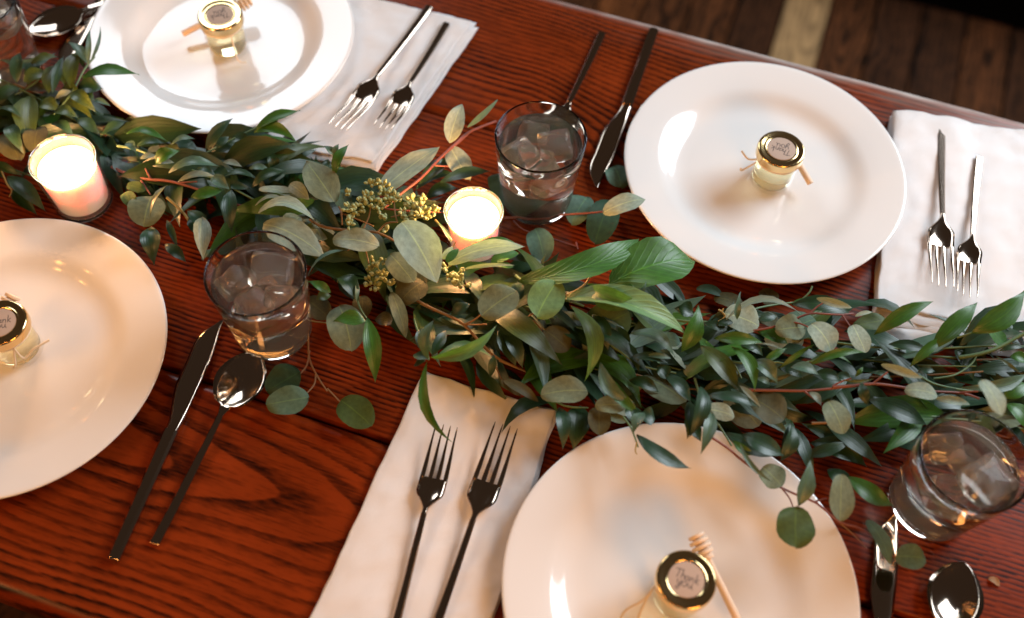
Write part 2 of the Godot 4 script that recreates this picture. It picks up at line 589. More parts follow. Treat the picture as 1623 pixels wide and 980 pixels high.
func honey_jar(label: String, x: float, z: float, turn: float, tails: Array) -> void:
	var y := T + 0.0068
	var t := thing("honey_jar", label, "jar", Vector3(x, y, z), "little honey jars on the plates")
	var b := builder()
	var prof := []
	for p in [[0.0, 0.0012], [0.012, 0.0010], [0.0165, 0.0], [0.0190, 0.0012], [0.0202, 0.0040], [0.0204, 0.0090], [0.0204, 0.0300], [0.0199, 0.0335], [0.0186, 0.0362], [0.0178, 0.0376], [0.0178, 0.0432], [0.0160, 0.0432], [0.0160, 0.0374], [0.0177, 0.0338], [0.0184, 0.0305], [0.0184, 0.0080], [0.0172, 0.0050], [0.0120, 0.0042], [0.0, 0.0042]]:
		prof.append(Vector2(p[0], p[1]))
	lathe(b, prof, 48)
	part("glass", done(b), M["jar_glass"], t)
	b = builder()
	prof = []
	for p in [[0.0, 0.0040], [0.0120, 0.0040], [0.0173, 0.0048], [0.0186, 0.0078], [0.0186, 0.0305], [0.0179, 0.0338], [0.0168, 0.0352], [0.0, 0.0350]]:
		prof.append(Vector2(p[0], p[1]))
	lathe(b, prof, 48)
	part("honey", done(b), M["honey"], t)
	b = builder()
	prof = []
	for p in [[0.0, 0.0440], [0.0205, 0.0440], [0.0210, 0.0385], [0.0217, 0.0378], [0.0222, 0.0384], [0.0222, 0.0448], [0.0219, 0.0464], [0.0212, 0.0473], [0.0204, 0.0476], [0.0192, 0.0475], [0.0165, 0.0471], [0.0156, 0.0470], [0.0151, 0.0473], [0.0146, 0.0474], [0.0140, 0.0472], [0.0135, 0.0466], [0.0, 0.0466]]:
		prof.append(Vector2(p[0], p[1]))
	lathe(b, prof, 64, [1, 2])
	var lid := part("lid", done(b), M["gold"], t)
	b = builder()
	var pts := PackedVector3Array()
	var uv := PackedVector2Array()
	for ring in 3:
		for c in 49:
			var a := TAU * (c % 48) / 48
			var d: Vector2 = Vector2(cos(a), sin(a)) * [0.0, 1.0, 1.0][ring]
			pts.append(Vector3(d.x * 0.0132, 0.0470 if ring < 2 else 0.0465, d.y * 0.0132))
			uv.append(Vector2(0.5, 0.5) + d * 0.47)
	sheet(b, pts, 3, 49, uv)
	part("paper_label", done(b, false), M["kraft"], lid, Vector3.ZERO, Basis(Vector3.UP, deg_to_rad(turn)))
	b = builder()
	for q in 2:
		var path := []
		for k in 25:
			var a := TAU * k / 24
			path.append(Vector3(cos(a) * 0.0203, 0.0350 + q * 0.0014 + 0.0004 * sin(a * 5.0 + q), sin(a) * 0.0205))
		tube(b, path, 0.0007, 0.0007, 5)
	for s in tails:
		var path := []
		for k in s.size() / 3:
			path.append(Vector3(s[k * 3], s[k * 3 + 1], s[k * 3 + 2]))
		tube(b, smooth_path(path, 3), 0.0008, 0.0011, 5)
	part("twine", done(b), M["twine"], t)

# A little wooden honey dipper from the end of its stick a to the end of its grooved head b.
func dipper(label: String, a: Vector3, b_: Vector3) -> void:
	var t := thing("honey_dipper", label, "honey dipper", Vector3.ZERO, "wooden honey dippers tied to the jars")
	var y := (b_ - a).normalized()
	var x := y.cross(Vector3.UP).normalized()
	t.transform = Transform3D(Basis(x, y, x.cross(y)), a)
	var l := a.distance_to(b_)
	var b := builder()
	var head := 0.0215
	lathe(b, [Vector2(0, 0), Vector2(0.0028, 0), Vector2(0.0032, 0.0006), Vector2(0.0030, l * 0.4), Vector2(0.0027, l - head), Vector2(0.0027, l - head + 0.002), Vector2(0, l - head + 0.002)], 16, [1])
	part("handle", done(b), M["beech"], t)
	b = builder()
	var prof := [Vector2(0, l - head)]
	for k in 5:
		var s := l - head + k * head / 5.0
		var r: float = [0.0056, 0.0072, 0.0078, 0.0076, 0.0064][k]
		prof.append_array([Vector2(r - 0.0006, s), Vector2(r, s + 0.0006), Vector2(r, s + 0.0024), Vector2(r - 0.0006, s + 0.0029)])
		if k < 4:
			prof.append_array([Vector2(0.0040, s + 0.0031), Vector2(0.0040, s + 0.0041)])
	prof.append(Vector2(0, l - 0.0012))
	lathe(b, prof, 20)
	part("grooved_head", done(b), M["beech"], t)

func rounded(size: Vector3, p := 5.0, jit := 0.0) -> ArrayMesh:
	var b := builder()
	var pts := PackedVector3Array()
	for r in 13:
		var th := PI * r / 12.0
		for c in 25:
			var ph := TAU * (c % 24) / 24.0
			var d := Vector3(sin(th) * cos(ph), cos(th), sin(th) * sin(ph))
			var k := pow(pow(absf(d.x), p) + pow(absf(d.y), p) + pow(absf(d.z), p), -1.0 / p)
			var q := d * k
			pts.append(q * size * 0.5 * (1.0 + jit * sin(q.x * 3.1 + q.y * 2.3) * cos(q.z * 2.7)))
	sheet(b, pts, 13, 25)
	return done(b)

func tumbler(label: String, x: float, z: float, ice: Array, water := 0.074) -> void:
	var t := thing("glass_tumbler", label, "glass", Vector3(x, T + 0.0004, z), "water tumblers with ice")
	var b := builder()
	var prof := []
	for p in [[0.0280, 0.0112], [0.0278, 0.0060], [0.0280, 0.0010], [0.0295, 0.0], [0.0320, 0.0008], [0.0333, 0.0035], [0.0339, 0.0090], [0.0352, 0.0250], [0.0378, 0.0550], [0.0402, 0.0850], [0.0409, 0.0912], [0.0407, 0.0922], [0.0400, 0.0926], [0.0393, 0.0922], [0.0390, 0.0912], [0.0382, 0.0850], [0.0354, 0.0550], [0.0323, 0.0250], [0.0312, 0.0160], [0.0300, 0.0128], [0.0280, 0.0112]]:
		prof.append(Vector2(p[0], p[1]))
	lathe(b, prof, 72)
	part("glass_body", done(b), M["glass"], t)
	b = builder()
	prof = []
	var wr := lerpf(0.0354, 0.0382, (water - 0.055) / 0.030)
	for p in [[0.0, 0.0012], [0.0275, 0.0012], [0.0282, 0.0020], [0.0281, 0.0060], [0.0283, 0.0110], [0.0303, 0.0127], [0.0314, 0.0159], [0.0325, 0.0250], [0.0356, 0.0550], [wr + 0.0003, water + 0.0012], [wr - 0.0010, water + 0.0003], [wr - 0.0030, water], [0.0200, water], [0.0, water]]:
		prof.append(Vector2(p[0], p[1]))
	lathe(b, prof, 64)
	part("water", done(b), M["water"], t)
	for s in ice:
		var q := part("ice_cube", rounded(Vector3(s[3], s[4], s[3] * 0.92), 7.0, 0.05), M["ice"], t, Vector3(s[0], s[1] + 0.005, s[2]), Basis.from_euler(Vector3(s[5], s[6], s[7])))
		q.set_meta("_k", 1)

func candle(label: String, x: float, z: float, r: float, h: float, fill: float, energy: float) -> void:
	var t := thing("votive_candle", label, "candle", Vector3(x, T + 0.0004, z), "lit candles in the garland")
	var k := r / 0.029
	var b := builder()
	var prof := []
	for p in [[0.0, 0.0008], [0.020 * k, 0.0], [0.0245 * k, 0.0004], [0.0258 * k, 0.0025], [0.0262 * k, 0.0060], [r - 0.0004, h - 0.002], [r, h - 0.0006], [r - 0.0010, h], [r - 0.0020, h - 0.0006], [r - 0.0024, h - 0.003], [0.0240 * k, 0.0075], [0.0215 * k, 0.0055], [0.0, 0.0050]]:
		prof.append(Vector2(p[0], p[1]))
	lathe(b, prof, 64)
	part("glass_cup", done(b), M["candle_glass"], t)
	b = builder()
	prof = []
	for q in 11:
		var a := TAU * q / 10.0
		prof.append(Vector2(r - 0.0011 + 0.0011 * cos(a), h - 0.0002 + 0.0013 * sin(a)))
	lathe(b, prof, 64)
	part("rim", done(b), M["glass"], t)
	b = builder()
	prof = []
	for p in [[0.0, 0.0007], [0.020 * k, 0.0005], [0.0250 * k, 0.0007], [0.0263 * k, 0.0028], [0.0264 * k, 0.0060], [0.0238 * k, 0.0062], [0.0215 * k, 0.0050], [0.0, 0.0046]]:
		prof.append(Vector2(p[0], p[1]))
	lathe(b, prof, 64)
	part("thick_base", done(b), M["glass"], t)
	b = builder()
	var wr := lerpf(0.0240 * k, r - 0.0024, (fill - 0.0075) / (h - 0.0105)) - 0.0004
	prof = []
	for p in [[0.0, 0.0054], [0.0205 * k, 0.0058], [0.0234 * k, 0.0080], [wr, fill - 0.0006], [wr - 0.0004, fill + 0.0006], [wr - 0.0018, fill], [0.012, fill - 0.0012], [0.0, fill - 0.0014]]:
		prof.append(Vector2(p[0], p[1]))
	lathe(b, prof, 64)
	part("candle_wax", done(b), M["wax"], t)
	b = builder()
	tube(b, [Vector3(0, fill - 0.002, 0), Vector3(0.0003, fill + 0.003, 0), Vector3(0.0012, fill + 0.0062, 0.0004)], 0.0007, 0.0006, 6)
	var wick := part("wick", done(b), M["wick"], t)
	b = builder()
	prof = []
	for p in [[0.0, 0.0], [0.0018, 0.0012], [0.0027, 0.0040], [0.0024, 0.0075], [0.0013, 0.0115], [0.0, 0.0160]]:
		prof.append(Vector2(p[0], p[1]))
	lathe(b, prof, 16)
	part("flame", done(b), M["flame"], wick, Vector3(0.001, fill + 0.0045, 0))
	var l := OmniLight3D.new()
	l.name = "candle_light"
	t.add_child(l, true)
	l.position = Vector3(0.001, fill + 0.0105, 0)
	l.light_color = Color(1.0, 0.72, 0.46)
	l.light_energy = energy
	l.light_size = 0.004
	l.omni_range = 4.0
	l.omni_attenuation = 2.0
	l.shadow_enabled = true

# A folded cloth: layers laid over the four corners (far left, far right, near right, near left), each with a rolled edge of its own.
func napkin(label: String, q: Array, seed_: int, layers: int, rise: float, offsets: Array, lump := 0.0) -> void:
	var mid := Vector3.ZERO
	for p in q:
		mid += p / 4.0
	var t := thing("napkin", label, "napkin", Vector3(mid.x, T, mid.z), "folded white napkins")
	var n := noise(seed_, 9.0, 2)
	var th := rise / layers
	for k in layers:
		var off: Array = offsets[k]
		var b := builder()
		var nu := 40
		var nv := 56
		var top := PackedVector3Array()
		var low := PackedVector3Array()
		for j in nv + 1:
			var v := float(j) / nv
			v = 0.5 - 0.5 * cos(PI * v) if k == layers - 1 else v
			for i in nu + 1:
				var u := 0.5 - 0.5 * cos(PI * i / nu)
				var uu := lerpf(off[0], 1.0 - off[1], u)
				var vv := lerpf(off[2], 1.0 - off[3], v)
				var far: Vector3 = q[0].lerp(q[1], uu)
				var near: Vector3 = q[3].lerp(q[2], uu)
				var p := far.lerp(near, vv) - mid
				p.x += 0.0016 * n.get_noise_2d(vv * 0.5 + k * 3.0, uu * 0.2)
				p.z += 0.0018 * n.get_noise_2d(uu * 0.5 + k * 5.0 + 9.0, vv * 0.2)
				var wid: float = (q[1] - q[0]).length()
				var dep: float = (q[3] - q[0]).length()
				var e := minf(minf(u, 1.0 - u) * wid, minf(v, 1.0 - v) * dep)
				var roll := minf(e / (th * 0.62), 1.0)
				roll = sqrt(maxf(1.0 - (1.0 - roll) * (1.0 - roll), 0.0))
				var y0 := th * k + 0.0006
				var wave := 0.0011 * n.get_noise_2d(uu * 0.5, vv * 0.9 + k * 0.02) + lump * maxf(n.get_noise_2d(uu * 0.22 + 4.0, 0.02 * vv), 0.0) * (1.0 - smoothstep(0.0, 0.45, vv))
				wave = maxf(wave, -0.0006) * (0.5 + float(k) / layers)
				top.append(p + Vector3(0, y0 + th * 0.08 + th * 0.86 * roll + wave, 0))
				low.append(p + Vector3(0, y0 + th * 0.08 - th * 0.02 * roll + wave * 0.9, 0))
		sheet(b, top, nv + 1, nu + 1)
		var rev := PackedVector3Array()
		for j in nv + 1:
			for i in nu + 1:
				rev.append(low[j * (nu + 1) + nu - i])
		sheet(b, rev, nv + 1, nu + 1)
		part("cloth_layer", done(b, false), M["linen"], t)


func crumb(label: String, x: float, z: float) -> void:
	var t := thing("crumb", label, "crumb", Vector3(x, T, z))
	var m := leaf_mesh("s", 0.010, 0.006, 0.12, 0.25, 0.1, 6, 0.12)
	part("flake", m, mat("flake", Color(0.26, 0.15, 0.07), 0.8), t, Vector3(-0.006, 0.0012, 0), Basis(Vector3.UP, 1.2))

func lamp(called: String, at: Vector3, c: Color, energy: float, size: float) -> void:
	var l := OmniLight3D.new()
	l.name = called
	add_child(l)
	l.position = at
	l.light_color = c
	l.light_energy = energy
	l.light_size = size
	l.omni_range = 12.0
	l.omni_attenuation = 2.0
	l.shadow_enabled = true

func window_light(called: String, at: Vector3, to: Vector3, size: Vector2, c: Color, energy: float) -> void:
	var l := AreaLight3D.new()
	l.name = called
	add_child(l)
	l.look_at_from_position(at, to, Vector3.UP)
	l.area_size = size
	l.light_color = c
	l.light_energy = energy
	l.area_range = 14.0
	l.shadow_enabled = true


func _ready() -> void:
	rng.seed = 4242
	# ------------------------------------------------ camera
	var cam := Camera3D.new()
	cam.name = "camera"
	add_child(cam)
	cam.transform = Transform3D(Basis(Vector3(0.944465, 0.027835, -0.327431), Vector3(-0.294760, 0.512234, -0.806680), Vector3(0.145268, 0.858395, 0.491992)), Vector3(0, T + 0.78917, 0.4635))
	cam.near = 0.05
	cam.far = 60.0
	cam.fov = 33.4527
	var lens := CameraAttributesPhysical.new()
	lens.frustum_focal_length = 39.92
	lens.frustum_focus_distance = 0.89
	lens.frustum_near = 0.05
	lens.frustum_far = 60.0
	lens.exposure_aperture = 2.8
	cam.attributes = lens
	cam.current = true
	# ------------------------------------------------ air, light and exposure
	var env := Environment.new()
	env.background_mode = Environment.BG_COLOR
	env.background_color = Color(0.032, 0.022, 0.015).linear_to_srgb()
	env.tonemap_mode = Environment.TONE_MAPPER_LINEAR
	env.tonemap_exposure = 1.42
	env.sdfgi_enabled = true
	env.ssao_enabled = true
	env.ssil_enabled = true
	var world := WorldEnvironment.new()
	world.name = "world"
	world.environment = env
	add_child(world)

	window_light("window_daylight", Vector3(1.0, 1.80, -1.2), Vector3(0.0, T, 0), Vector2(1.05, 0.9), Color(0.91, 0.96, 1.0), 3.2)
	window_light("window_daylight_far", Vector3(-1.25, 1.65, -1.2), Vector3(-0.2, T, 0), Vector2(0.6, 0.7), Color(0.91, 0.96, 1.0), 0.68)
	lamp("shaded_lamp_right", Vector3(0.62, 1.30, 0.75), Color(1.0, 0.70, 0.38), 0.38, 0.20)
	lamp("shaded_lamp_left", Vector3(-0.95, 1.40, 0.75), Color(1.0, 0.74, 0.45), 0.24, 0.20)
	# two strings of small warm bulbs over the near side of the room
	for k in 20:
		var along := -1.5 + 3.0 * (k % 10) / 9.0
		var at := Vector3(along, 1.75 + 0.10 * absf(along), 0.95 - 0.30 * absf(along)) if k < 10 else Vector3(along, 2.25 + 0.08 * absf(along), 1.45 - 0.2 * absf(along))
		lamp("string_light_bulb" if k == 0 else "string_light_bulb_%03d" % k, at, Color(1.0, 0.66, 0.34), 0.024, 0.026)
	# ------------------------------------------------ materials
	materials()
	# ------------------------------------------------ setting and things
	build_floor()
	build_table()
	build_settings()
	build_garland()
	build_sprigs()


func materials() -> void:
	var m := mat("porcelain", Color(0.80, 0.785, 0.765), 0.09)
	m.metallic_specular = 0.55
	m = mat("steel", Color(0.52, 0.41, 0.33), 0.09, 1.0)
	m = mat("gold", Color(0.86, 0.62, 0.30), 0.14, 1.0)
	m = mat("linen", Color(0.82, 0.805, 0.80), 0.92)
	m.rim_enabled = true
	m.rim = 0.3
	m.rim_tint = 0.5
	var wv := NoiseTexture2D.new()
	var nz := noise(21, 0.35, 2)
	wv.width = 256
	wv.height = 256
	wv.seamless = true
	wv.noise = nz
	m.heightmap_enabled = true
	m.heightmap_texture = wv
	m.heightmap_scale = 0.05
	m.uv1_scale = Vector3(3, 6, 1)
	m = mat("kraft", Color(1, 1, 1), 0.85)
	m.albedo_texture = thank_you()
	mat("twine", Color(0.72, 0.62, 0.48), 0.9)
	mat("beech", Color(0.76, 0.58, 0.42), 0.6)
	glassy("glass", Color(0.995, 1.0, 0.998), 1.36)
	pane("jar_glass", Color(0.95, 0.96, 0.93), 0.03)
	pane("candle_glass", Color(0.95, 0.93, 0.90), 0.03)
	glassy("water", Color(1.0, 0.93, 0.84), 1.33).albedo_color.a = 0.022
	glassy("ice", Color(1.0, 0.96, 0.91), 1.15, 0.01).albedo_color.a = 0.06
	glassy("honey", Color(1.0, 0.94, 0.58), 1.25, 0.02).albedo_color.a = 0.05
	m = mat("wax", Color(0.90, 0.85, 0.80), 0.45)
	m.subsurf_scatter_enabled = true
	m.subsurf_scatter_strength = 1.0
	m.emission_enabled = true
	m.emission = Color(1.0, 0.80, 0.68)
	m.emission_energy_multiplier = 0.18  # emission stands in for flame light shining through the wax
	mat("wick", Color(0.03, 0.025, 0.02), 0.9)
	m = mat("flame", Color(0.0, 0.0, 0.0), 1.0)
	m.emission_enabled = true
	m.emission = Color(1.0, 0.85, 0.6)
	m.emission_energy_multiplier = 4.0
	m = mat("bud", Color(0.31, 0.34, 0.14), 0.55)
	mat("stem_r", Color(0.19, 0.055, 0.035), 0.5)
	mat("stem_b", Color(0.22, 0.12, 0.045), 0.6)
	mat("stem_g", Color(0.10, 0.17, 0.07), 0.5)
	mat("stem_y", Color(0.36, 0.27, 0.09), 0.55)
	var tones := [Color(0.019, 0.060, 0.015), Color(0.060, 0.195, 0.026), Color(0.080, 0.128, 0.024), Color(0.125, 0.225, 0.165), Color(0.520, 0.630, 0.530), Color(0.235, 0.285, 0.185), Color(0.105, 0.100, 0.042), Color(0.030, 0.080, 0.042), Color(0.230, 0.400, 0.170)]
	for kind in ["r", "e", "s", "l"]:
		var pr := leaf_print(kind)
		for k in 9:
			m = mat("leaf_%s%d" % [kind, k], tones[k] * (1.0 if kind != "l" else 1.15), {"r": 0.38, "e": 0.62, "s": 0.55, "l": 0.44}[kind])
			m.albedo_texture = pr[0]
			m.metallic_specular = {"r": 0.5, "e": 0.35, "s": 0.4, "l": 0.5}[kind]
			m.heightmap_enabled = true
			m.heightmap_texture = pr[1]
			m.heightmap_scale = 0.07 if kind == "l" else 0.035
			m.backlight_enabled = true
			m.backlight = (tones[k] * 2.2).clamp() if kind == "r" else (tones[k] * 1.1).clamp()
			m.cull_mode = BaseMaterial3D.CULL_DISABLED
			m.texture_repeat = false


func build_floor() -> void:
	var f := Node3D.new()
	f.name = "floor"
	f.set_meta("kind", "structure")
	add_child(f)
	var b := builder()
	box(b, Vector3(0, -0.035, -1.0), Vector3(6.4, 0.02, 6.0), 0.002)
	part("subfloor", done(b), mat("dirt", Color(0.012, 0.009, 0.007), 0.9), f)
	# old boards of several worn finishes, running away from the table
	var kinds := []
	for k in 3:
		var tx := wood(300 + k * 10, 3.0, 0.10, 220.0, 0.011, 0.05 - 0.03 * k, 0.01, 0.02, [Color(0.120, 0.040, 0.014), Color(0.190, 0.060, 0.018), Color(0.065, 0.024, 0.010)][k], [Color(0.008, 0.005, 0.003), Color(0.014, 0.006, 0.003), Color(0.006, 0.004, 0.003)][k], 0.6)
		var m := mat("board_%d" % k, Color.WHITE, 0.55)
		m.albedo_texture = tx[0]
		m.metallic_specular = 0.2
		kinds.append(m)
	var pale := wood(340, 3.0, 0.10, 220.0, 0.012, 0.06, 0.02, 0.02, Color(0.44, 0.25, 0.10), Color(0.20, 0.11, 0.04), 0.35)
	var mp := mat("board_pale", Color.WHITE, 0.7)
	mp.albedo_texture = pale[0]
	var widths := [0.092, 0.098, 0.104]
	var x := -1.567
	var i := 0
	while x < 1.6:
		var w: float = 0.0945
		b = builder()
		var cut := -1.62 + 0.9 * sin(i * 2.4)
		for seg in [[-3.4, cut], [cut + 0.003, 1.2]]:
			b = builder()
			var pts_at := Vector3(x + w / 2.0, -0.012 + 0.001 * sin(i * 5.1), (seg[0] + seg[1]) / 2.0)
			box(b, Vector3.ZERO, Vector3(w - 0.004, 0.024, seg[1] - seg[0]), 0.002)
			var mesh := plank_mesh(Vector3(w - 0.004, 0.024, seg[1] - seg[0]), 0.002, true)
			var mm: Material = kinds[(i * 7 + (1 if seg[0] < -3.0 else 0)) % 3]
			if absf(x - 0.0225) < 0.03 or (absf(x + 0.36) < 0.03 and seg[0] < -3.0):
				mm = mp
			part("floor_board", mesh, mm, f, pts_at)
		x += w
		i += 1
	var t := thing("bench", "dark bench beyond the far side of the table", "bench", Vector3(0.9, 0, -1.57))
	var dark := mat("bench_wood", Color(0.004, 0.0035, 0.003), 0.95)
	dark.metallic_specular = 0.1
	b = builder()
	box(b, Vector3(0, 0.43, 0), Vector3(1.56, 0.04, 0.36), 0.006)
	part("seat", done(b), dark, t)
	b = builder()
	box(b, Vector3(0, 0.215, -0.02), Vector3(1.50, 0.39, 0.30), 0.005)
	part("base", done(b), dark, t)
	b = builder()
	box(b, Vector3(0, 0.012, -0.01), Vector3(1.46, 0.024, 0.28), 0.002)
	part("plinth", done(b), dark, t)

# A plank with rounded long edges whose wood picture runs along it (u along, v across).
func plank_mesh(size: Vector3, r: float, along_z := false) -> ArrayMesh:
	var l := size.z if along_z else size.x
	var w := size.x if along_z else size.z
	var b := builder()
	var prof := []
	var n := 5
	for k in n + 1:
		var a := PI / 2 * k / n
		prof.append(Vector2(-w / 2 + r - r * cos(a), size.y / 2 - r + r * sin(a)))
	for k in n + 1:
		var a := PI / 2 * k / n
		prof.append(Vector2(w / 2 - r + r * sin(a), size.y / 2 - r + r * cos(a)))
	prof.append(Vector2(w / 2, -size.y / 2))
	prof.append(Vector2(-w / 2, -size.y / 2))
	prof.append(prof[0])
	for run in [[0, 2 * n + 1], [2 * n + 1, 2 * n + 2], [2 * n + 2, 2 * n + 3], [2 * n + 3, 2 * n + 4]]:
		var pts := PackedVector3Array()
		var uv := PackedVector2Array()
		for k in range(run[0], run[1] + 1):
			var p: Vector2 = prof[k]
			for e in 9:
				var s := l * (e / 8.0 - 0.5)
				pts.append(Vector3(p.x, p.y, s) if along_z else Vector3(s, p.y, p.x))
				uv.append(Vector2(e / 8.0, clampf(0.5 + p.x / w, 0.002, 0.998)))
		sheet(b, pts, run[1] - run[0] + 1, 9, uv)
	for e in 2:
		var pts := PackedVector3Array()
		var s := l * (e - 0.5)
		for k in prof.size():
			pts.append(Vector3(0, 0, s) if along_z else Vector3(s, 0, 0))
		for k in prof.size():
			var p: Vector2 = prof[k]
			pts.append(Vector3(p.x, p.y, s) if along_z else Vector3(s, p.y, p.x))
		if e == 0:
			pts.reverse()
		sheet(b, pts, 2, prof.size())
	return done(b)

func build_table() -> void:
	var t := thing("dining_table", "long dining table of stained red brown planks", "table", Vector3(-0.1, 0, 0))
	var edges := [-0.384, -0.1785, -0.012, 0.1655, 0.384]
	for k in 4:
		var w: float = edges[k + 1] - edges[k]
		var p: Array = [[0.0062, 0.22, 0.030, 0.055], [0.0048, -0.07, 0.06, 0.02], [0.0042, 0.26, 0.07, -0.02], [0.0078, 0.075, -0.010, 0.085]][k]
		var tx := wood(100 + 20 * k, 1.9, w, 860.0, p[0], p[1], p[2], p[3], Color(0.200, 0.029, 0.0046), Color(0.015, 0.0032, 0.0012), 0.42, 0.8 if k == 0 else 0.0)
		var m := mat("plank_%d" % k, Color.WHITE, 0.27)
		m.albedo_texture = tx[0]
		m.heightmap_enabled = true
		m.heightmap_texture = tx[1]
		m.heightmap_scale = 0.012
		m.metallic_specular = 0.30
		m.texture_repeat = false
		var gap := 0.0012
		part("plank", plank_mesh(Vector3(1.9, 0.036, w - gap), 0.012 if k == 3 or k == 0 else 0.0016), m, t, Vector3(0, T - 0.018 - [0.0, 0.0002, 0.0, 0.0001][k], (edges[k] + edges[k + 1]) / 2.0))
	var dark := mat("apron_wood", Color(0.09, 0.024, 0.010), 0.45)
	for s in [-1, 1]:
		var b := builder()
		box(b, Vector3(0, T - 0.087, s * 0.30), Vector3(1.6, 0.10, 0.022), 0.002)
		part("apron", done(b), dark, t)
		for e in [-1, 1]:
			b = builder()
			box(b, Vector3(e * 0.83, 0.357, s * 0.285), Vector3(0.07, 0.712, 0.07), 0.004)
			part("leg", done(b), dark, t)


func build_settings() -> void:
	plate("white dinner plate under the jar at the upper left, beside two forks on a napkin", -0.5187, -0.1880)
	plate("white dinner plate at the right whose whole rim is in view", 0.0450, -0.2122)
	plate("white dinner plate at the left edge beside the black looking knife", -0.5184, 0.2064)
	plate("white dinner plate in warm light with an eucalyptus sprig trailing over it", 0.0690, 0.2093)
	napkin("white napkin with frayed layered corner under the two forks beside the upper left plate", [Vector3(-0.4245, 0, -0.3040), Vector3(-0.2802, 0, -0.3100), Vector3(-0.3058, 0, -0.0884), Vector3(-0.4198, 0, -0.0708)], 11, 4, 0.011, [[0.0, 0.0, 0.02, 0.0], [0.0, 0.03, 0.0, 0.01], [0.0, 0.01, 0.05, 0.0], [0.0, 0.05, 0.03, 0.02]], 0.0)
	napkin("white napkin with a rolled far edge under the two forks at the right edge", [Vector3(0.1535, 0, -0.3328), Vector3(0.2939, 0, -0.3570), Vector3(0.3076, 0, -0.1191), Vector3(0.1730, 0, -0.0949)], 12, 4, 0.012, [[0.0, 0.0, 0.0, -0.10], [0.0, 0.01, 0.0, -0.05], [0.0, 0.0, 0.01, -0.03], [0.0, 0.02, 0.0, 0.0]], 0.012)
	napkin("white napkin in warm light under the two front forks, corner toward the camera", [Vector3(-0.1837, 0, 0.0971), Vector3(-0.0642, 0, 0.0938), Vector3(-0.0557, 0, 0.2886), Vector3(-0.1870, 0, 0.3351)], 13, 2, 0.005, [[0.0, 0.0, 0.0, 0.0], [0.0, 0.01, 0.008, 0.0]], 0.0)
	fork("left and longer of the two forks on the upper white napkin", -0.3362, -0.3050, -0.3542, -0.1089, 0.0115, 1.00)
	fork("right and shorter of the two forks on the upper white napkin", -0.3102, -0.2878, -0.3138, -0.1240, 0.0115, 0.92)
	fork("left and longer of the two forks on the right edge napkin", 0.2017, -0.3308, 0.2233, -0.1286, 0.0125, 1.00)
	fork("right and shorter of the two forks on the right edge napkin", 0.2421, -0.3012, 0.2449, -0.1259, 0.0125, 0.92)
	fork("left of the two front forks, a narrow leaf tip lying over its tines", -0.1216, 0.3256, -0.1445, 0.1430, 0.0052, 0.92)
	fork("right of the two front forks, next to the warm lit plate", -0.0948, 0.3294, -0.0986, 0.1265, 0.0052, 1.00)
	knife("dark reflecting knife between the left plate and the left spoon", -0.3472, 0.3308, -0.3684, 0.1112)
	spoon("spoon lying bowl up beside the left tumbler, showing glints of lamps", -0.3247, 0.3090, -0.3244, 0.1312)
	knife("knife between the upper tumbler and the right plate", -0.1040, -0.3667, -0.1011, -0.1414, true)
	spoon("spoon whose handle sticks out behind the upper tumbler", -0.1550, -0.3444, -0.1586, -0.1664)
	spoon("spoon beside the tumbler at the upper left corner, bowl full of window light", -0.6028, -0.2687, -0.7111, -0.1274)
	knife("knife half hidden between the upper left plate and its spoon", -0.6907, -0.3133, -0.6535, -0.0964, true)
	knife("knife at the lower right under a pair of eucalyptus leaves", 0.2294, 0.3081, 0.2197, 0.0883)
	spoon("spoon at the lower right corner with bright lamp glints in its bowl", 0.2542, 0.2892, 0.2751, 0.1125)
	honey_jar("honey jar with gold lid on the upper left plate", -0.5093, -0.1805, 215, [[0.016, 0.0355, 0.012, 0.022, 0.012, 0.02, 0.027, 0.004, 0.014]])
	honey_jar("honey jar with gold lid on the right plate", 0.0538, -0.2075, 178, [[-0.018, 0.0355, 0.01, -0.026, 0.03, 0.008, -0.034, 0.034, 0.004], [-0.018, 0.031, 0.01, -0.028, 0.022, 0.016, -0.03, 0.03, 0.022]])
	honey_jar("honey jar with gold lid cut by the left edge of the photo", -0.5125, 0.1976, 30, [[0.016, 0.0355, 0.012, 0.022, 0.024, 0.014, 0.027, 0.028, 0.006, 0.036, 0.030, -0.006], [0.016, 0.0355, 0.012, 0.017, 0.022, 0.020, 0.015, 0.018, 0.022]])
	honey_jar("honey jar with gold lid and readable words on the warm lit plate", 0.0688, 0.2140, -2, [[-0.019, 0.0355, 0.006, -0.024, 0.026, 0.018, -0.034, 0.022, 0.028, -0.036, 0.014, 0.034], [-0.019, 0.031, 0.006, -0.023, 0.020, 0.020, -0.024, 0.008, 0.034]])
	dipper("honey dipper behind the jar on the upper left plate, stick end to its left", Vector3(-0.5562, T + 0.0180, -0.1730), Vector3(-0.5059, T + 0.0300, -0.2332))
	dipper("honey dipper on the right plate, its stick end pointing at the camera", Vector3(0.0906, T + 0.0220, -0.2041), Vector3(0.0525, T + 0.0350, -0.2408))
	dipper("honey dipper behind the jar at the left edge, grooved head up", Vector3(-0.5330, T + 0.0200, 0.2156), Vector3(-0.5275, T + 0.0380, 0.1634))
	dipper("honey dipper with grooved head leaning on the jar of the warm lit plate", Vector3(0.1207, T + 0.0220, 0.2261), Vector3(0.0674, T + 0.0380, 0.1720))
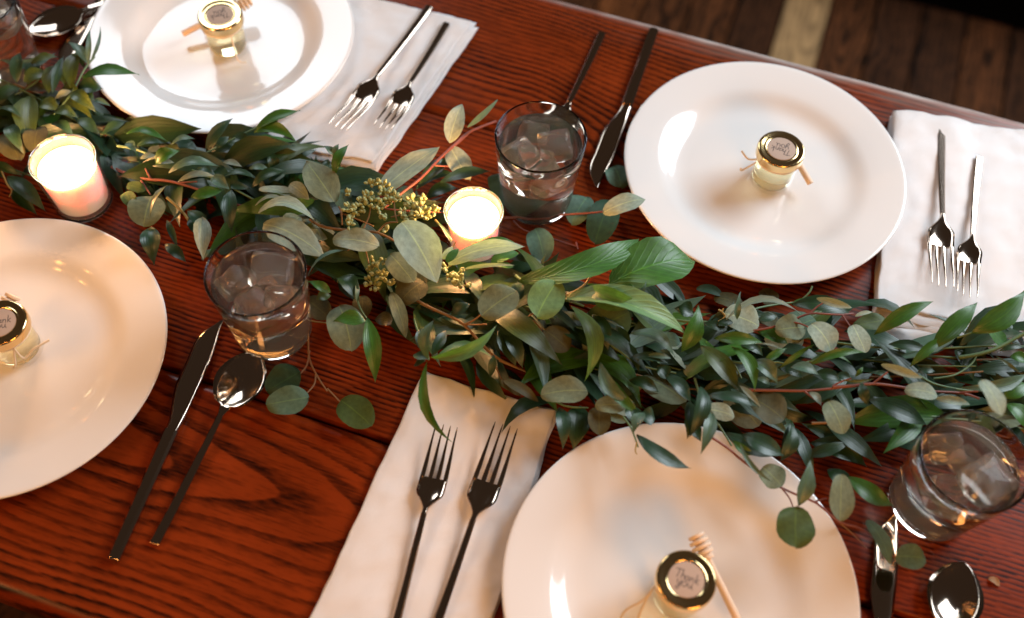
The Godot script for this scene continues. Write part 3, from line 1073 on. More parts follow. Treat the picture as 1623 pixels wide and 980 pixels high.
	tumbler("water tumbler with ice between the middle candle and the right plate", -0.1520, -0.1118, [[0.012, 0.066, -0.008, 0.030, 0.026, 0.12, 0.5, 0.1], [-0.014, 0.064, 0.010, 0.028, 0.024, -0.15, 0.9, 0.2], [-0.012, 0.060, -0.018, 0.026, 0.024, 0.3, 0.2, -0.25], [0.014, 0.052, 0.016, 0.024, 0.024, 0.6, 1.2, 0.3], [-0.002, 0.038, 0.0, 0.028, 0.026, 0.4, 0.3, 0.9]], 0.078)
	tumbler("water tumbler with ice between the left plate and the garland", -0.3223, 0.1023, [[0.004, 0.066, -0.014, 0.0355, 0.026, 0.1, 0.3, -0.12], [-0.020, 0.063, 0.004, 0.026, 0.028, 0.3, 1.1, 0.5], [0.004, 0.062, 0.018, 0.026, 0.026, -0.4, 0.6, 0.5], [0.022, 0.064, 0.004, 0.022, 0.026, 0.5, 0.2, 0.7], [0.0, 0.040, 0.0, 0.030, 0.028, 0.3, 0.8, 0.2]], 0.079)
	tumbler("water tumbler with ice at the right edge below the garland", 0.2451, 0.0690, [[-0.016, 0.066, -0.012, 0.026, 0.026, 0.3, 0.4, 0.3], [0.016, 0.066, 0.004, 0.0355, 0.026, 0.1, 0.9, -0.15], [-0.006, 0.052, 0.016, 0.024, 0.024, 0.5, 0.2, 0.6], [0.006, 0.044, -0.014, 0.026, 0.026, 0.2, 1.0, 0.4]], 0.078)
	tumbler("water tumbler cut off by the upper left corner of the photo", -0.7076, -0.0795, [[0.010, 0.064, -0.008, 0.028, 0.026, 0.2, 0.5, 0.1], [-0.014, 0.062, 0.010, 0.028, 0.024, -0.2, 0.9, 0.2]])
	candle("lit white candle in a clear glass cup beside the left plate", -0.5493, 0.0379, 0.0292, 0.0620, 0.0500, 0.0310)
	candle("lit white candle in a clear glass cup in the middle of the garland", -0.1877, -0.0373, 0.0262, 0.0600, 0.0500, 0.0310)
	crumb("small tan crumb on the bare wood beside the lower right spoon", 0.3032, 0.1156)


func spine(x: float) -> float:
	var xs := [-0.9, -0.675, -0.602, -0.491, -0.399, -0.329, -0.251, -0.171, -0.108, -0.046, 0.033, 0.112, 0.189, 0.301, 0.6]
	var zs := [-0.03, -0.035, -0.03, -0.02, -0.018, -0.004, 0.004, 0.010, 0.021, 0.035, 0.025, 0.008, -0.012, -0.05, -0.08]
	for k in xs.size() - 1:
		if x < xs[k + 1]:
			return lerpf(zs[k], zs[k + 1], clampf((x - xs[k]) / (xs[k + 1] - xs[k]), 0, 1))
	return zs[-1]

func blocked(p: Vector3) -> bool:                  # in the way of glasses, candles and plates
	for o in [[-0.1520, -0.1118, 0.044, 0.120], [-0.3223, 0.1023, 0.044, 0.120], [0.2451, 0.0690, 0.044, 0.120], [-0.7076, -0.0795, 0.044, 0.120], [-0.5493, 0.0379, 0.032, 0.100], [-0.1877, -0.0373, 0.029, 0.100], [-0.5187, -0.1880, 0.140, 0.060], [0.0450, -0.2122, 0.140, 0.060], [-0.5184, 0.2064, 0.140, 0.060], [0.0690, 0.2093, 0.140, 0.060]]:
		if Vector2(p.x - o[0], p.z - o[1]).length() < o[2] and p.y < o[3]:
			return true
	return false

func build_garland() -> void:
	hold = thing("greenery_garland", "thick runner of dark ruscus stems lying along the middle of the table", "garland", Vector3(-0.2, T, 0))
	var fills := []
	for k in 7:
		fills.append(leaf_mesh("r", 1.0, 0.28, [0.06, 0.12, 0.2, -0.06, 0.1, 0.16, 0.02][k], [0.2, 0.3, 0.15, 0.1, 0.35, 0.2, 0.25][k], [0.0, 0.1, -0.1, 0.05, -0.06, 0.16, -0.14][k], 8, 0.006))
	for k in 3:
		fills.append(leaf_mesh("e", 1.0, 0.85, 0.06, 0.08 * k, 0.0, 8, 0.01))
	var leaves := 0
	for s in 24:
		var x := -0.80 + 1.08 * s / 23.0 + rng.randf_range(-0.03, 0.03)
		var wide: float = (lerpf(0.034, 0.058, smoothstep(-0.40, 0.0, x)) - 0.016 * smoothstep(0.12, 0.3, x))
		var off := rng.randf_range(-1, 1) * wide * 0.8
		var h := rng.randf_range(0.004, 0.026)
		var l := rng.randf_range(0.20, 0.30)
		var _k := 0
		var path := []
		for k in 7:
			var px := x + l * k / 6.0
			path.append(Vector3(px, h + 0.010 * sin(k * 0.5 + s), spine(px) + off * (1.0 - 0.3 * k / 6.0) + 0.004 * sin(k * 1.3 + s * 2.0)))
		var b := builder()
		var local := []
		for p in path:
			local.append(p + Vector3(0, T, 0) - hold.position)
		tube(b, smooth_path(local, 2), 0.0013, 0.0008, 5)
		var stem := part("stem", done(b), M["stem_" + ["g", "g", "b"][s % 3]], hold)
		var n := int(l / 0.0175)
		for k in n:
			var u := (k + 0.5) / n * 5.98
			var p: Vector3 = path[int(u)].lerp(path[int(u) + 1], u - int(u))
			var side := 1.0 if k % 2 == 0 else -1.0
			var ang := side * deg_to_rad(rng.randf_range(18, 62))
			var d := Vector3(cos(ang), rng.randf_range(-0.08, 0.30), sin(ang)).normalized()
			if rng.randf() < 0.3:
				d.x = -d.x
			var len_ := rng.randf_range(0.056, 0.094)
			var round_ := rng.randf() < 0.17
			if round_:
				len_ = rng.randf_range(0.030, 0.044)
			var tip := p + d * len_
			tip.y = clampf(tip.y, 0.004, 0.034)
			if x > -0.12 and rng.randf() < 0.58:
				continue
			if blocked(tip) or blocked(p) or blocked((p + tip) / 2.0) or leaves >= 299:
				continue
			d = tip - p
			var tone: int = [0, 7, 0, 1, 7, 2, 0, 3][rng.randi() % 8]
			var mesh: Mesh = fills[rng.randi() % 7]
			var kind := "r"
			if round_:
				mesh = fills[7 + rng.randi() % 3]
				kind = "e"
				tone = [5, 4, 3, 2][rng.randi() % 4]
			var turn := leaf_turn(d, rng.randf_range(-42, 42)).scaled_local(Vector3(len_ * rng.randf_range(0.8, 1.25), len_, len_))
			part("leaf", mesh, M["leaf_%s%d" % [kind, tone]], stem, p + Vector3(0, T, 0) - hold.position, turn)
			leaves += 1
	# the small leaves deep in the runner, too many and too hidden to pick apart
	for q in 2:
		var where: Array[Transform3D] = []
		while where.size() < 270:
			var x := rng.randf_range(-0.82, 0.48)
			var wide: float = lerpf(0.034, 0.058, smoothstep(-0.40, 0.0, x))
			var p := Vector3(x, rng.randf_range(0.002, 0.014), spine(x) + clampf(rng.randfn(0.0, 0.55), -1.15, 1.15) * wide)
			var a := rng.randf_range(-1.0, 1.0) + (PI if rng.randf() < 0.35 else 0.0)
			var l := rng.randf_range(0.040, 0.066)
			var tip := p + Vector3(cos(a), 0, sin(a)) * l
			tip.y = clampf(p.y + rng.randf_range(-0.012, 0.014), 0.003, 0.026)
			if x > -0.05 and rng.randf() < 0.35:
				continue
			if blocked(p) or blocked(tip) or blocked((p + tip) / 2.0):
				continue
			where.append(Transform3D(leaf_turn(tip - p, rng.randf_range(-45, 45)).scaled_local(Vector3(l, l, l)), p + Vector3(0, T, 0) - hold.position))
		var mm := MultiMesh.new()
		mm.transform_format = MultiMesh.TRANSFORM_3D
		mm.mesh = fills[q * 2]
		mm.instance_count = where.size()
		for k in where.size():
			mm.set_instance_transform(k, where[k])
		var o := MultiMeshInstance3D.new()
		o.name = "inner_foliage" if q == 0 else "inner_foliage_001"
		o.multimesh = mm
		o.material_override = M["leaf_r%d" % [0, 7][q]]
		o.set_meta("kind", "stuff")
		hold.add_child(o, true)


func build_sprigs() -> void:
	sprig_0()
	sprig_1()
	sprig_2()
	sprig_3()
	sprig_4()
	sprig_5()
	sprig_6()
	sprig_7()
	sprig_8()
	sprig_9()
	sprig_10()
	sprig_11()
	sprig_12()
	sprig_13()
	sprig_14()
	sprig_15()
	sprig_16()
	sprig_17()
	sprig_18()
	sprig_19()
	sprig_20()
	sprig_21()
	sprig_22()
	sprig_23()
	sprig_24()
	sprig_25()


func sprig_0() -> void:
	sprig("ruscus_sprig", "green ruscus sprig with one large leaf pointing onto the upper left plate", "leafy sprig", -0.5872, -0.0569, "ruscus sprigs laid along the garland")
	st("g", 0.0012, [-0.6013, 0.045, -0.0935, -0.601, 0.046, -0.0745, -0.5976, 0.044, -0.0447, -0.6055, 0.036, -0.0215])
	lf("r", 1, -0.5894, 0.055, -0.0586, -0.5393, 0.059, -0.0778, 0.017, -8, 0.1, 0.1, -0.04)
	lf("r", 0, -0.5981, 0.041, -0.0551, -0.5764, 0.039, -0.0642, 0.0185, 10, 0.1, 0.18, 0)
	lf("r", 0, -0.5976, 0.039, -0.0529, -0.5781, 0.035, -0.0499, 0.0146, 0, 0.1, 0.18, 0)
	lf("r", 4, -0.5973, 0.046, -0.0468, -0.6091, 0.043, -0.034, 0.007, -15, 0.1, 0.18, 0)
	lf("r", 2, -0.5909, 0.053, -0.0388, -0.5583, 0.049, -0.0286, 0.0138, 8, 0.16, 0.18, 0)
	lf("r", 2, -0.5951, 0.049, -0.0131, -0.5686, 0.051, -0.0159, 0.0149, -10, 0.14, 0.18, 0)
	lf("r", 3, -0.594, 0.053, -0.0744, -0.6063, 0.067, -0.1068, 0.0052, 30, 0.1, 0.18, 0.1)
	lf("r", 3, -0.5943, 0.053, -0.0765, -0.6027, 0.063, -0.1172, 0.0034, 40, 0.1, 0.18, 0)


func sprig_1() -> void:
	sprig("ruscus_sprig", "dark ruscus sprig curving in front of the tumbler and spoon at the upper left", "leafy sprig", -0.6217, -0.041, "ruscus sprigs laid along the garland")
	st("g", 0.0012, [-0.6345, 0.025, -0.0919, -0.6432, 0.03, -0.0744, -0.6524, 0.03, -0.0441, -0.6719, 0.025, -0.0271])
	lf("r", 3, -0.6421, 0.041, -0.0881, -0.6882, 0.047, -0.0601, 0.0107, -10, -0.02, 0.18, 0.22)
	lf("r", 2, -0.6547, 0.043, -0.0656, -0.6318, 0.047, -0.0796, 0.0107, 0, 0.1, 0.1, 0)
	lf("r", 7, -0.6594, 0.037, -0.0433, -0.6736, 0.043, -0.075, 0.0128, 0, 0.1, 0.18, 0)
	lf("r", 0, -0.6475, 0.037, -0.0449, -0.6546, 0.039, -0.0758, 0.0136, 0, 0.1, 0.18, 0)
	lf("r", 2, -0.6501, 0.041, -0.0443, -0.6365, 0.041, -0.0641, 0.0172, 0, 0.1, 0.18, 0)
	lf("r", 2, -0.6221, 0.039, -0.0408, -0.634, 0.039, -0.0776, 0.0152, 0, 0.1, 0.18, 0)
	lf("r", 7, -0.6151, 0.043, -0.0395, -0.6276, 0.047, -0.083, 0.009, 20, 0.1, 0.18, 0)
	lf("r", 2, -0.6012, 0.043, -0.0505, -0.6196, 0.045, -0.0963, 0.0172, -12, 0.1, 0.18, 0)
	lf("r", 3, -0.5984, 0.049, -0.0791, -0.6304, 0.051, -0.097, 0.0095, 10, 0.1, 0.18, 0)
	lf("r", 7, -0.6046, 0.043, -0.0791, -0.6169, 0.045, -0.1034, 0.0103, -30, 0.1, 0.18, 0)
	lf("r", 2, -0.6171, 0.035, -0.0583, -0.6282, 0.035, -0.0839, 0.0145, 0, 0.1, 0.18, 0)
	lf("r", 0, -0.6584, 0.039, -0.0129, -0.6514, 0.037, -0.0399, 0.0146, 0, 0.1, 0.18, 0)
	lf("r", 7, -0.6505, 0.045, -0.0016, -0.6242, 0.043, -0.0034, 0.0091, -20, 0.1, 0.18, 0)
	lf("r", 7, -0.6314, 0.041, 0.0068, -0.6036, 0.037, 0.0303, 0.0142, 0, 0.15, 0.18, 0)
	lf("e", 6, -0.6085, 0.037, -0.0038, -0.5948, 0.037, 0.0259, 0.0217, 0, 0.06, 0.06, 0)
	lf("e", 6, -0.6386, 0.033, 0.0119, -0.6066, 0.033, 0.0351, 0.0257, 0, 0.06, 0.06, 0)
	lf("e", 6, -0.6706, 0.041, -0.0293, -0.6572, 0.039, -0.0305, 0.013, 0, 0.1, 0.18, 0)
	lf("r", 7, -0.5938, 0.045, -0.0049, -0.5687, 0.043, -0.0011, 0.0122, -12, 0.1, 0.18, 0)
	lf("r", 2, -0.6265, 0.035, -0.0287, -0.6017, 0.035, -0.0295, 0.0162, 0, 0.1, 0.18, 0)
	lf("r", 0, -0.6121, 0.031, -0.0438, -0.6197, 0.031, -0.0152, 0.0142, 0, 0.1, 0.18, 0)
	lf("r", 6, -0.6593, 0.022, -0.0495, -0.6348, 0.022, -0.0557, 0.0125, 0, 0.1, 0.18, 0)
	lf("r", 7, -0.5846, 0.033, -0.0265, -0.5563, 0.029, -0.0184, 0.0125, 0, 0.1, 0.18, 0)
	lf("r", 3, -0.585, 0.031, -0.0525, -0.5645, 0.031, -0.053, 0.0069, 0, 0.1, 0.18, 0)
	lf("r", 7, -0.5355, 0.039, -0.035, -0.5504, 0.037, -0.0133, 0.01, 0, 0.1, 0.18, 0)


func sprig_2() -> void:
	sprig("ruscus_sprig", "ruscus sprig lying on bare wood left of the white candle beside the lower left plate", "leafy sprig", -0.6109, 0.051, "ruscus sprigs laid along the garland")
	st("g", 0.0011, [-0.6433, 0.016, 0.0332, -0.6248, 0.015, 0.0358, -0.6038, 0.012, 0.0356])
	st("y", 0.0008, [-0.6331, 0.015, 0.0389, -0.6177, 0.014, 0.0525, -0.6086, 0.015, 0.058, -0.6058, 0.016, 0.0656])
	lf("r", 7, -0.6161, 0.022, 0.0496, -0.5692, 0.01, 0.066, 0.0166, -10, 0.14, 0.18, 0)
	lf("r", 0, -0.6119, 0.01, 0.0551, -0.5777, 0.006, 0.0699, 0.0137, 0, 0.1, 0.18, 0)
	lf("r", 0, -0.6387, 0.019, 0.0382, -0.606, 0.018, 0.0415, 0.009, 25, 0.1, 0.18, 0)
	lf("r", 0, -0.6429, 0.012, 0.042, -0.6248, 0.01, 0.0458, 0.0091, 0, 0.1, 0.18, 0)


func sprig_3() -> void:
	sprig("eucalyptus_sprig", "red stemmed eucalyptus sprig with a wide tan leaf right of the left candle", "leafy sprig", -0.4079, 0.0259, "eucalyptus sprigs laid along the garland")
	st("r", 0.0016, [-0.5292, 0.026, 0.0083, -0.5087, 0.032, 0.0142, -0.485, 0.036, 0.0159, -0.4636, 0.038, 0.012, -0.4358, 0.036, 0.0102, -0.4078, 0.034, 0.0123, -0.3807, 0.032, 0.0097, -0.3531, 0.03, 0.0014, -0.3327, 0.028, -0.0054])
	st("r", 0.0009, [-0.4897, 0.036, 0.019, -0.4747, 0.034, 0.0294])
	st("r", 0.001, [-0.4546, 0.038, 0.0106, -0.4392, 0.04, 0.005])
	st("r", 0.001, [-0.4825, 0.036, 0.0144, -0.4879, 0.04, 0.0099, -0.4933, 0.044, 0.0054])
	lf("e", 5, -0.4676, 0.043, 0.0357, -0.4603, 0.039, 0.0653, 0.0331, 0, 0.12, 0.1, 0)
	lf("r", 5, -0.4554, 0.051, 0.0245, -0.4567, 0.045, 0.057, 0.0074, 35, 0.1, 0.18, 0.14)
	lf("s", 4, -0.3788, 0.049, -0.001, -0.3347, 0.049, -0.0054, 0.0126, -18, 0.06, 0.06, 0)
	lf("s", 4, -0.3536, 0.053, -0.0129, -0.3311, 0.051, -0.0044, 0.0132, 12, 0.1, 0.18, 0)
	lf("s", 4, -0.3667, 0.051, 0.0237, -0.3186, 0.047, 0.0122, 0.0147, -14, 0.2, 0.18, 0)
	lf("s", 4, -0.3597, 0.0455, 0.0306, -0.2974, 0.0405, 0.0407, 0.0288, 4, 0.08, 0.06, 0)
	lf("e", 2, -0.4903, 0.045, 0.0407, -0.4745, 0.045, 0.0529, 0.0129, 0, 0.06, 0.06, 0)
	lf("e", 2, -0.4998, 0.035, 0.0268, -0.4808, 0.035, 0.0277, 0.0117, 0, 0.06, 0.06, 0)


func sprig_4() -> void:
	sprig("ruscus_sprig", "silvery ruscus sprig with long arching shiny leaves below the upper left plate", "leafy sprig", -0.4388, -0.0025, "ruscus sprigs laid along the garland")
	st("g", 0.0014, [-0.5279, 0.04, -0.0064, -0.5079, 0.042, -0.0076, -0.477, 0.044, -0.0037, -0.4454, 0.044, -0.0025, -0.4223, 0.043, -0.0012, -0.3994, 0.042, 0.0031, -0.3773, 0.04, 0.0068])
	lf("r", 1, -0.5192, 0.051, -0.0151, -0.4799, 0.051, -0.02, 0.0097, -10, 0.1, 0.14, 0)
	lf("r", 7, -0.5088, 0.043, -0.0098, -0.4873, 0.041, -0.0237, 0.0077, 0, 0.1, 0.18, 0)
	lf("r", 3, -0.4773, 0.047, -0.0207, -0.4588, 0.049, -0.0327, 0.0086, -15, 0.1, 0.18, 0)
	lf("r", 1, -0.4773, 0.051, 0.0068, -0.46, 0.057, -0.0106, 0.0134, 14, 0.22, 0.3, 0)
	lf("r", 4, -0.4932, 0.051, 0.006, -0.4807, 0.051, -0.0022, 0.0067, 0, 0.1, 0.18, 0)
	lf("r", 4, -0.4746, 0.053, 0.0062, -0.4605, 0.053, 0.0009, 0.0064, 0, 0.1, 0.18, 0)
	lf("r", 3, -0.4575, 0.057, 0.0155, -0.4202, 0.053, -0.0088, 0.013, -12, 0.25, 0.18, -0.12)
	lf("r", 4, -0.4451, 0.057, 0.0213, -0.4181, 0.053, 0.0021, 0.0095, -14, 0.18, 0.18, -0.1)
	lf("r", 3, -0.423, 0.053, 0.0035, -0.4019, 0.051, 0.0098, 0.0121, 8, 0.1, 0.18, 0)
	lf("r", 1, -0.4309, 0.049, 0.0281, -0.4067, 0.049, 0.01, 0.0117, 12, 0.1, 0.2, 0)
	lf("r", 7, -0.3995, 0.053, 0.0106, -0.3844, 0.039, 0.0446, 0.0139, 0, 0.14, 0.22, 0)
	lf("r", 4, -0.4261, 0.043, -0.0211, -0.4082, 0.041, -0.0235, 0.0068, 0, 0.1, 0.18, 0)
	lf("r", 3, -0.4017, 0.041, -0.0235, -0.3841, 0.039, -0.0302, 0.0077, 0, 0.1, 0.18, 0)
	lf("r", 7, -0.4179, 0.045, -0.0031, -0.3866, 0.043, -0.014, 0.009, -18, 0.1, 0.18, 0)
	lf("r", 7, -0.4154, 0.041, 0.0005, -0.3895, 0.039, -0.0046, 0.0087, 15, 0.1, 0.18, 0)
	lf("r", 4, -0.3727, 0.051, 0.0179, -0.3476, 0.047, 0.0029, 0.0063, -22, 0.15, 0.18, 0)
	lf("r", 7, -0.4422, 0.047, -0.0041, -0.4228, 0.045, -0.0032, 0.0073, 0, 0.1, 0.18, 0)
	lf("r", 3, -0.5153, 0.049, -0.0071, -0.5007, 0.049, 0.0005, 0.0088, 0, 0.1, 0.18, 0)


func sprig_5() -> void:
	sprig("ruscus_sprig", "ruscus sprig hanging toward the lower left plate with a pale folded leaf", "leafy sprig", -0.4252, 0.0584, "ruscus sprigs laid along the garland")
	st("y", 0.0014, [-0.4562, 0.04, 0.0303, -0.4397, 0.036, 0.0362, -0.4264, 0.028, 0.044, -0.4143, 0.022, 0.0541])
	lf("r", 7, -0.4577, 0.033, 0.0597, -0.4419, 0.021, 0.0889, 0.0174, 0, 0.2, 0.25, 0)
	lf("r", 0, -0.4468, 0.016, 0.0636, -0.4242, 0.007, 0.07, 0.0113, 0, 0.1, 0.18, 0)
	lf("r", 7, -0.4322, 0.039, 0.0367, -0.4059, 0.031, 0.0481, 0.0132, -10, 0.1, 0.18, 0)
	lf("r", 0, -0.4311, 0.033, 0.0402, -0.4123, 0.027, 0.053, 0.0101, 0, 0.1, 0.18, 0)
	lf("r", 4, -0.4137, 0.045, 0.0415, -0.3953, 0.037, 0.078, 0.0166, -26, 0.1, 0.45, -0.12)
	lf("r", 3, -0.3997, 0.031, 0.075, -0.3953, 0.035, 0.0636, 0.0056, 0, 0.1, 0.18, 0)
	lf("r", 0, -0.4584, 0.016, 0.0391, -0.4379, 0.008, 0.0597, 0.0067, 0, 0.1, 0.18, 0)


func sprig_6() -> void:
	sprig("ruscus_sprig", "ruscus sprig with bright pointed tips reaching over the upper white napkin", "leafy sprig", -0.4134, -0.0496, "ruscus sprigs laid along the garland")
	st("g", 0.0012, [-0.4584, 0.032, -0.021, -0.4449, 0.034, -0.0406, -0.4304, 0.036, -0.0588, -0.4177, 0.038, -0.0743])
	lf("r", 7, -0.4461, 0.043, -0.0265, -0.4344, 0.055, -0.0635, 0.0113, 14, 0.1, 0.24, 0.08)
	lf("r", 7, -0.4392, 0.043, -0.0338, -0.4336, 0.045, -0.0494, 0.0092, 0, 0.1, 0.18, 0)
	lf("r", 1, -0.4135, 0.047, -0.0654, -0.3807, 0.055, -0.0933, 0.0147, -12, 0.1, 0.2, -0.08)
	lf("r", 1, -0.4147, 0.045, -0.061, -0.3717, 0.047, -0.0635, 0.0122, 18, 0.1, 0.18, 0.14)
	lf("r", 0, -0.3951, 0.037, -0.0514, -0.387, 0.023, -0.041, 0.0111, 0, 0.25, 0.18, 0)
	lf("r", 0, -0.4388, 0.033, -0.0542, -0.4136, 0.031, -0.0529, 0.0181, 0, 0.1, 0.18, 0)
	lf("r", 0, -0.4485, 0.022, -0.0354, -0.433, 0.022, -0.0578, 0.0146, 0, 0.1, 0.18, 0)
	lf("r", 0, -0.3884, 0.043, -0.004, -0.3653, 0.045, -0.0309, 0.0122, -8, 0.1, 0.18, 0)
	lf("r", 0, -0.4299, 0.018, -0.0499, -0.4086, 0.018, -0.0579, 0.0128, 0, 0.1, 0.18, 0)


func sprig_7() -> void:
	sprig("seeded_eucalyptus_sprig", "seeded eucalyptus sprig with clusters of yellow green buds left of the middle candle", "leafy sprig", -0.2763, 0.0125, "")
	st("b", 0.0016, [-0.3272, 0.036, 0.006, -0.3079, 0.044, 0.0137, -0.275, 0.05, 0.0108, -0.2603, 0.052, 0.0079, -0.2416, 0.052, 0.0113])
	st("b", 0.001, [-0.2603, 0.052, 0.0079, -0.2552, 0.056, -0.0014, -0.2461, 0.058, -0.0044])
	st("b", 0.0009, [-0.2726, 0.05, 0.0128, -0.2667, 0.046, 0.0218, -0.2568, 0.044, 0.0362])
	st("b", 0.0008, [-0.275, 0.05, 0.0146, -0.2742, 0.048, 0.0241, -0.2792, 0.046, 0.0311])
	st("b", 0.0009, [-0.2929, 0.05, 0.0098, -0.2987, 0.05, -0.0015, -0.3046, 0.048, -0.0087])
	st("b", 0.0008, [-0.2733, 0.052, 0.0107, -0.2723, 0.056, -0.0028, -0.2752, 0.06, -0.014])
	st("b", 0.0008, [-0.2468, 0.056, -0.0057, -0.2518, 0.058, -0.0126, -0.2574, 0.06, -0.0245])
	st("b", 0.0008, [-0.2542, 0.056, -0.0085, -0.2416, 0.058, -0.0164, -0.2286, 0.06, -0.0235])
	lf("s", 5, -0.3067, 0.055, -0.0067, -0.346, 0.063, -0.0344, 0.0297, 0, 0.06, 0.08, 0)
	lf("s", 4, -0.2381, 0.072, 0.0032, -0.1904, 0.062, 0.0443, 0.0378, -4, 0.05, 0.07, 0)
	lf("e", 5, -0.2414, 0.051, 0.0249, -0.2134, 0.047, 0.0418, 0.0236, 0, 0.06, 0.06, 0)
	lf("e", 4, -0.2537, 0.0505, 0.0198, -0.2952, 0.0475, 0.0256, 0.0218, -6, 0.06, 0.06, 0)
	lf("s", 3, -0.2769, 0.051, 0.0332, -0.3013, 0.043, 0.0664, 0.006, 35, 0.1, 0.18, -0.1)
	lf("s", 4, -0.334, 0.043, 0.01, -0.3437, 0.041, 0.0313, 0.0177, 0, 0.1, 0.18, 0)
	lf("s", 7, -0.3081, 0.047, -0.0279, -0.2749, 0.047, -0.0325, 0.0135, 0, 0.06, 0.06, 0)
	lf("e", 3, -0.312, 0.043, -0.0307, -0.2991, 0.043, -0.01, 0.0165, 0, 0.06, 0.06, 0)
	lf("e", 6, -0.2342, 0.037, 0.0268, -0.2052, 0.037, 0.0397, 0.0275, 0, 0.06, 0.06, 0)
	buds(-0.2787, 0.06, -0.0185, 0.0088, 26)
	buds(-0.2699, 0.06, -0.0316, 0.0074, 20)
	buds(-0.2683, 0.06, -0.0127, 0.008, 18)
	buds(-0.2595, 0.06, -0.0256, 0.0088, 24)
	buds(-0.2873, 0.06, -0.0018, 0.008, 26)
	buds(-0.2827, 0.06, -0.0093, 0.0066, 16)
	buds(-0.2388, 0.06, -0.0255, 0.0088, 24)
	buds(-0.23, 0.06, -0.0191, 0.0102, 32)
	buds(-0.2409, 0.06, -0.0113, 0.0073, 18)
	buds(-0.2214, 0.06, -0.0271, 0.005, 12)
	buds(-0.2843, 0.06, 0.0123, 0.0049, 9)
	buds(-0.2981, 0.06, -0.0172, 0.0035, 7)
	buds(-0.2586, 0.06, -0.0047, 0.0044, 8)
	buds(-0.2797, 0.06, -0.0359, 0.0059, 10)
	buds(-0.2842, 0.06, -0.0352, 0.0045, 8)
	buds(-0.2357, 0.06, -0.0354, 0.0035, 6)
	buds(-0.2518, 0.06, 0.0079, 0.0032, 5)
	buds(-0.2524, 0.046, 0.0351, 0.0072, 12)
	buds(-0.2431, 0.046, 0.0426, 0.0086, 18)
	buds(-0.2458, 0.046, 0.0544, 0.0078, 14)
	buds(-0.2443, 0.046, 0.0284, 0.0058, 8)
	buds(-0.2338, 0.046, 0.0482, 0.0043, 8)
	buds(-0.2195, 0.046, 0.0303, 0.004, 7)
	buds(-0.1833, 0.046, 0.0207, 0.0079, 16)
	buds(-0.1734, 0.046, 0.0288, 0.0078, 14)
	buds(-0.1925, 0.046, 0.0186, 0.0058, 8)
	buds(-0.1851, 0.046, 0.0259, 0.0057, 9)


func sprig_8() -> void:
	sprig("eucalyptus_sprig", "red stemmed eucalyptus sprig with big pale leaves pointing toward the upper tumbler", "leafy sprig", -0.2705, -0.0746, "eucalyptus sprigs laid along the garland")
	st("r", 0.0016, [-0.2671, 0.046, -0.0222, -0.2595, 0.048, -0.0392, -0.249, 0.046, -0.065, -0.2428, 0.044, -0.0907, -0.235, 0.044, -0.1137, -0.2289, 0.042, -0.1329, -0.219, 0.04, -0.1472, -0.2098, 0.038, -0.1592])
	st("r", 0.001, [-0.2428, 0.044, -0.0844, -0.2315, 0.04, -0.091])
	st("r", 0.001, [-0.2388, 0.044, -0.1017, -0.2324, 0.042, -0.1197, -0.2247, 0.046, -0.1352])
	st("r", 0.001, [-0.2668, 0.046, -0.0213, -0.2379, 0.046, -0.0291, -0.2164, 0.042, -0.0391])
	st("g", 0.0008, [-0.3197, 0.054, -0.034, -0.3261, 0.056, -0.0462, -0.3276, 0.058, -0.0521])
	lf("s", 4, -0.2759, 0.051, -0.0343, -0.2435, 0.055, -0.0978, 0.025, -8, 0.06, 0.1, 0)
	lf("s", 4, -0.2374, 0.053, -0.1071, -0.2398, 0.063, -0.1468, 0.0181, 10, 0.1, 0.18, 0)
	lf("s", 3, -0.2278, 0.055, -0.1284, -0.2102, 0.063, -0.164, 0.0059, 48, 0.1, 0.18, 0)
	lf("s", 4, -0.2379, 0.042, -0.1111, -0.2091, 0.036, -0.0851, 0.0233, 0, 0.06, 0.06, 0)
	lf("r", 7, -0.2516, 0.035, -0.066, -0.2351, 0.035, -0.1045, 0.0143, 0, 0.1, 0.18, 0)
	lf("r", 7, -0.2331, 0.039, -0.0716, -0.196, 0.033, -0.1043, 0.0148, -12, 0.1, 0.18, -0.08)
	lf("r", 7, -0.2537, 0.031, -0.0623, -0.2235, 0.031, -0.0912, 0.013, -10, 0.1, 0.18, 0)
	lf("r", 0, -0.2459, 0.016, -0.066, -0.2223, 0.016, -0.0873, 0.0141, 0, 0.1, 0.18, 0)
	lf("s", 3, -0.263, 0.043, -0.0516, -0.2484, 0.043, -0.0379, 0.0151, 0, 0.06, 0.06, 0)
	lf("r", 1, -0.3158, 0.063, -0.0279, -0.3131, 0.075, -0.0573, 0.0107, -14, 0.1, 0.25, 0)
	lf("r", 3, -0.3247, 0.063, -0.0489, -0.3369, 0.067, -0.0535, 0.0066, 0, 0.1, 0.18, 0)
	lf("r", 3, -0.3251, 0.063, -0.0487, -0.3244, 0.069, -0.0591, 0.006, 0, 0.1, 0.18, 0)
	lf("r", 7, -0.3382, 0.051, -0.046, -0.327, 0.051, -0.0451, 0.0076, 0, 0.1, 0.18, 0)
	lf("r", 0, -0.3624, 0.041, -0.0498, -0.3529, 0.039, -0.0343, 0.0061, 0, 0.1, 0.18, 0)


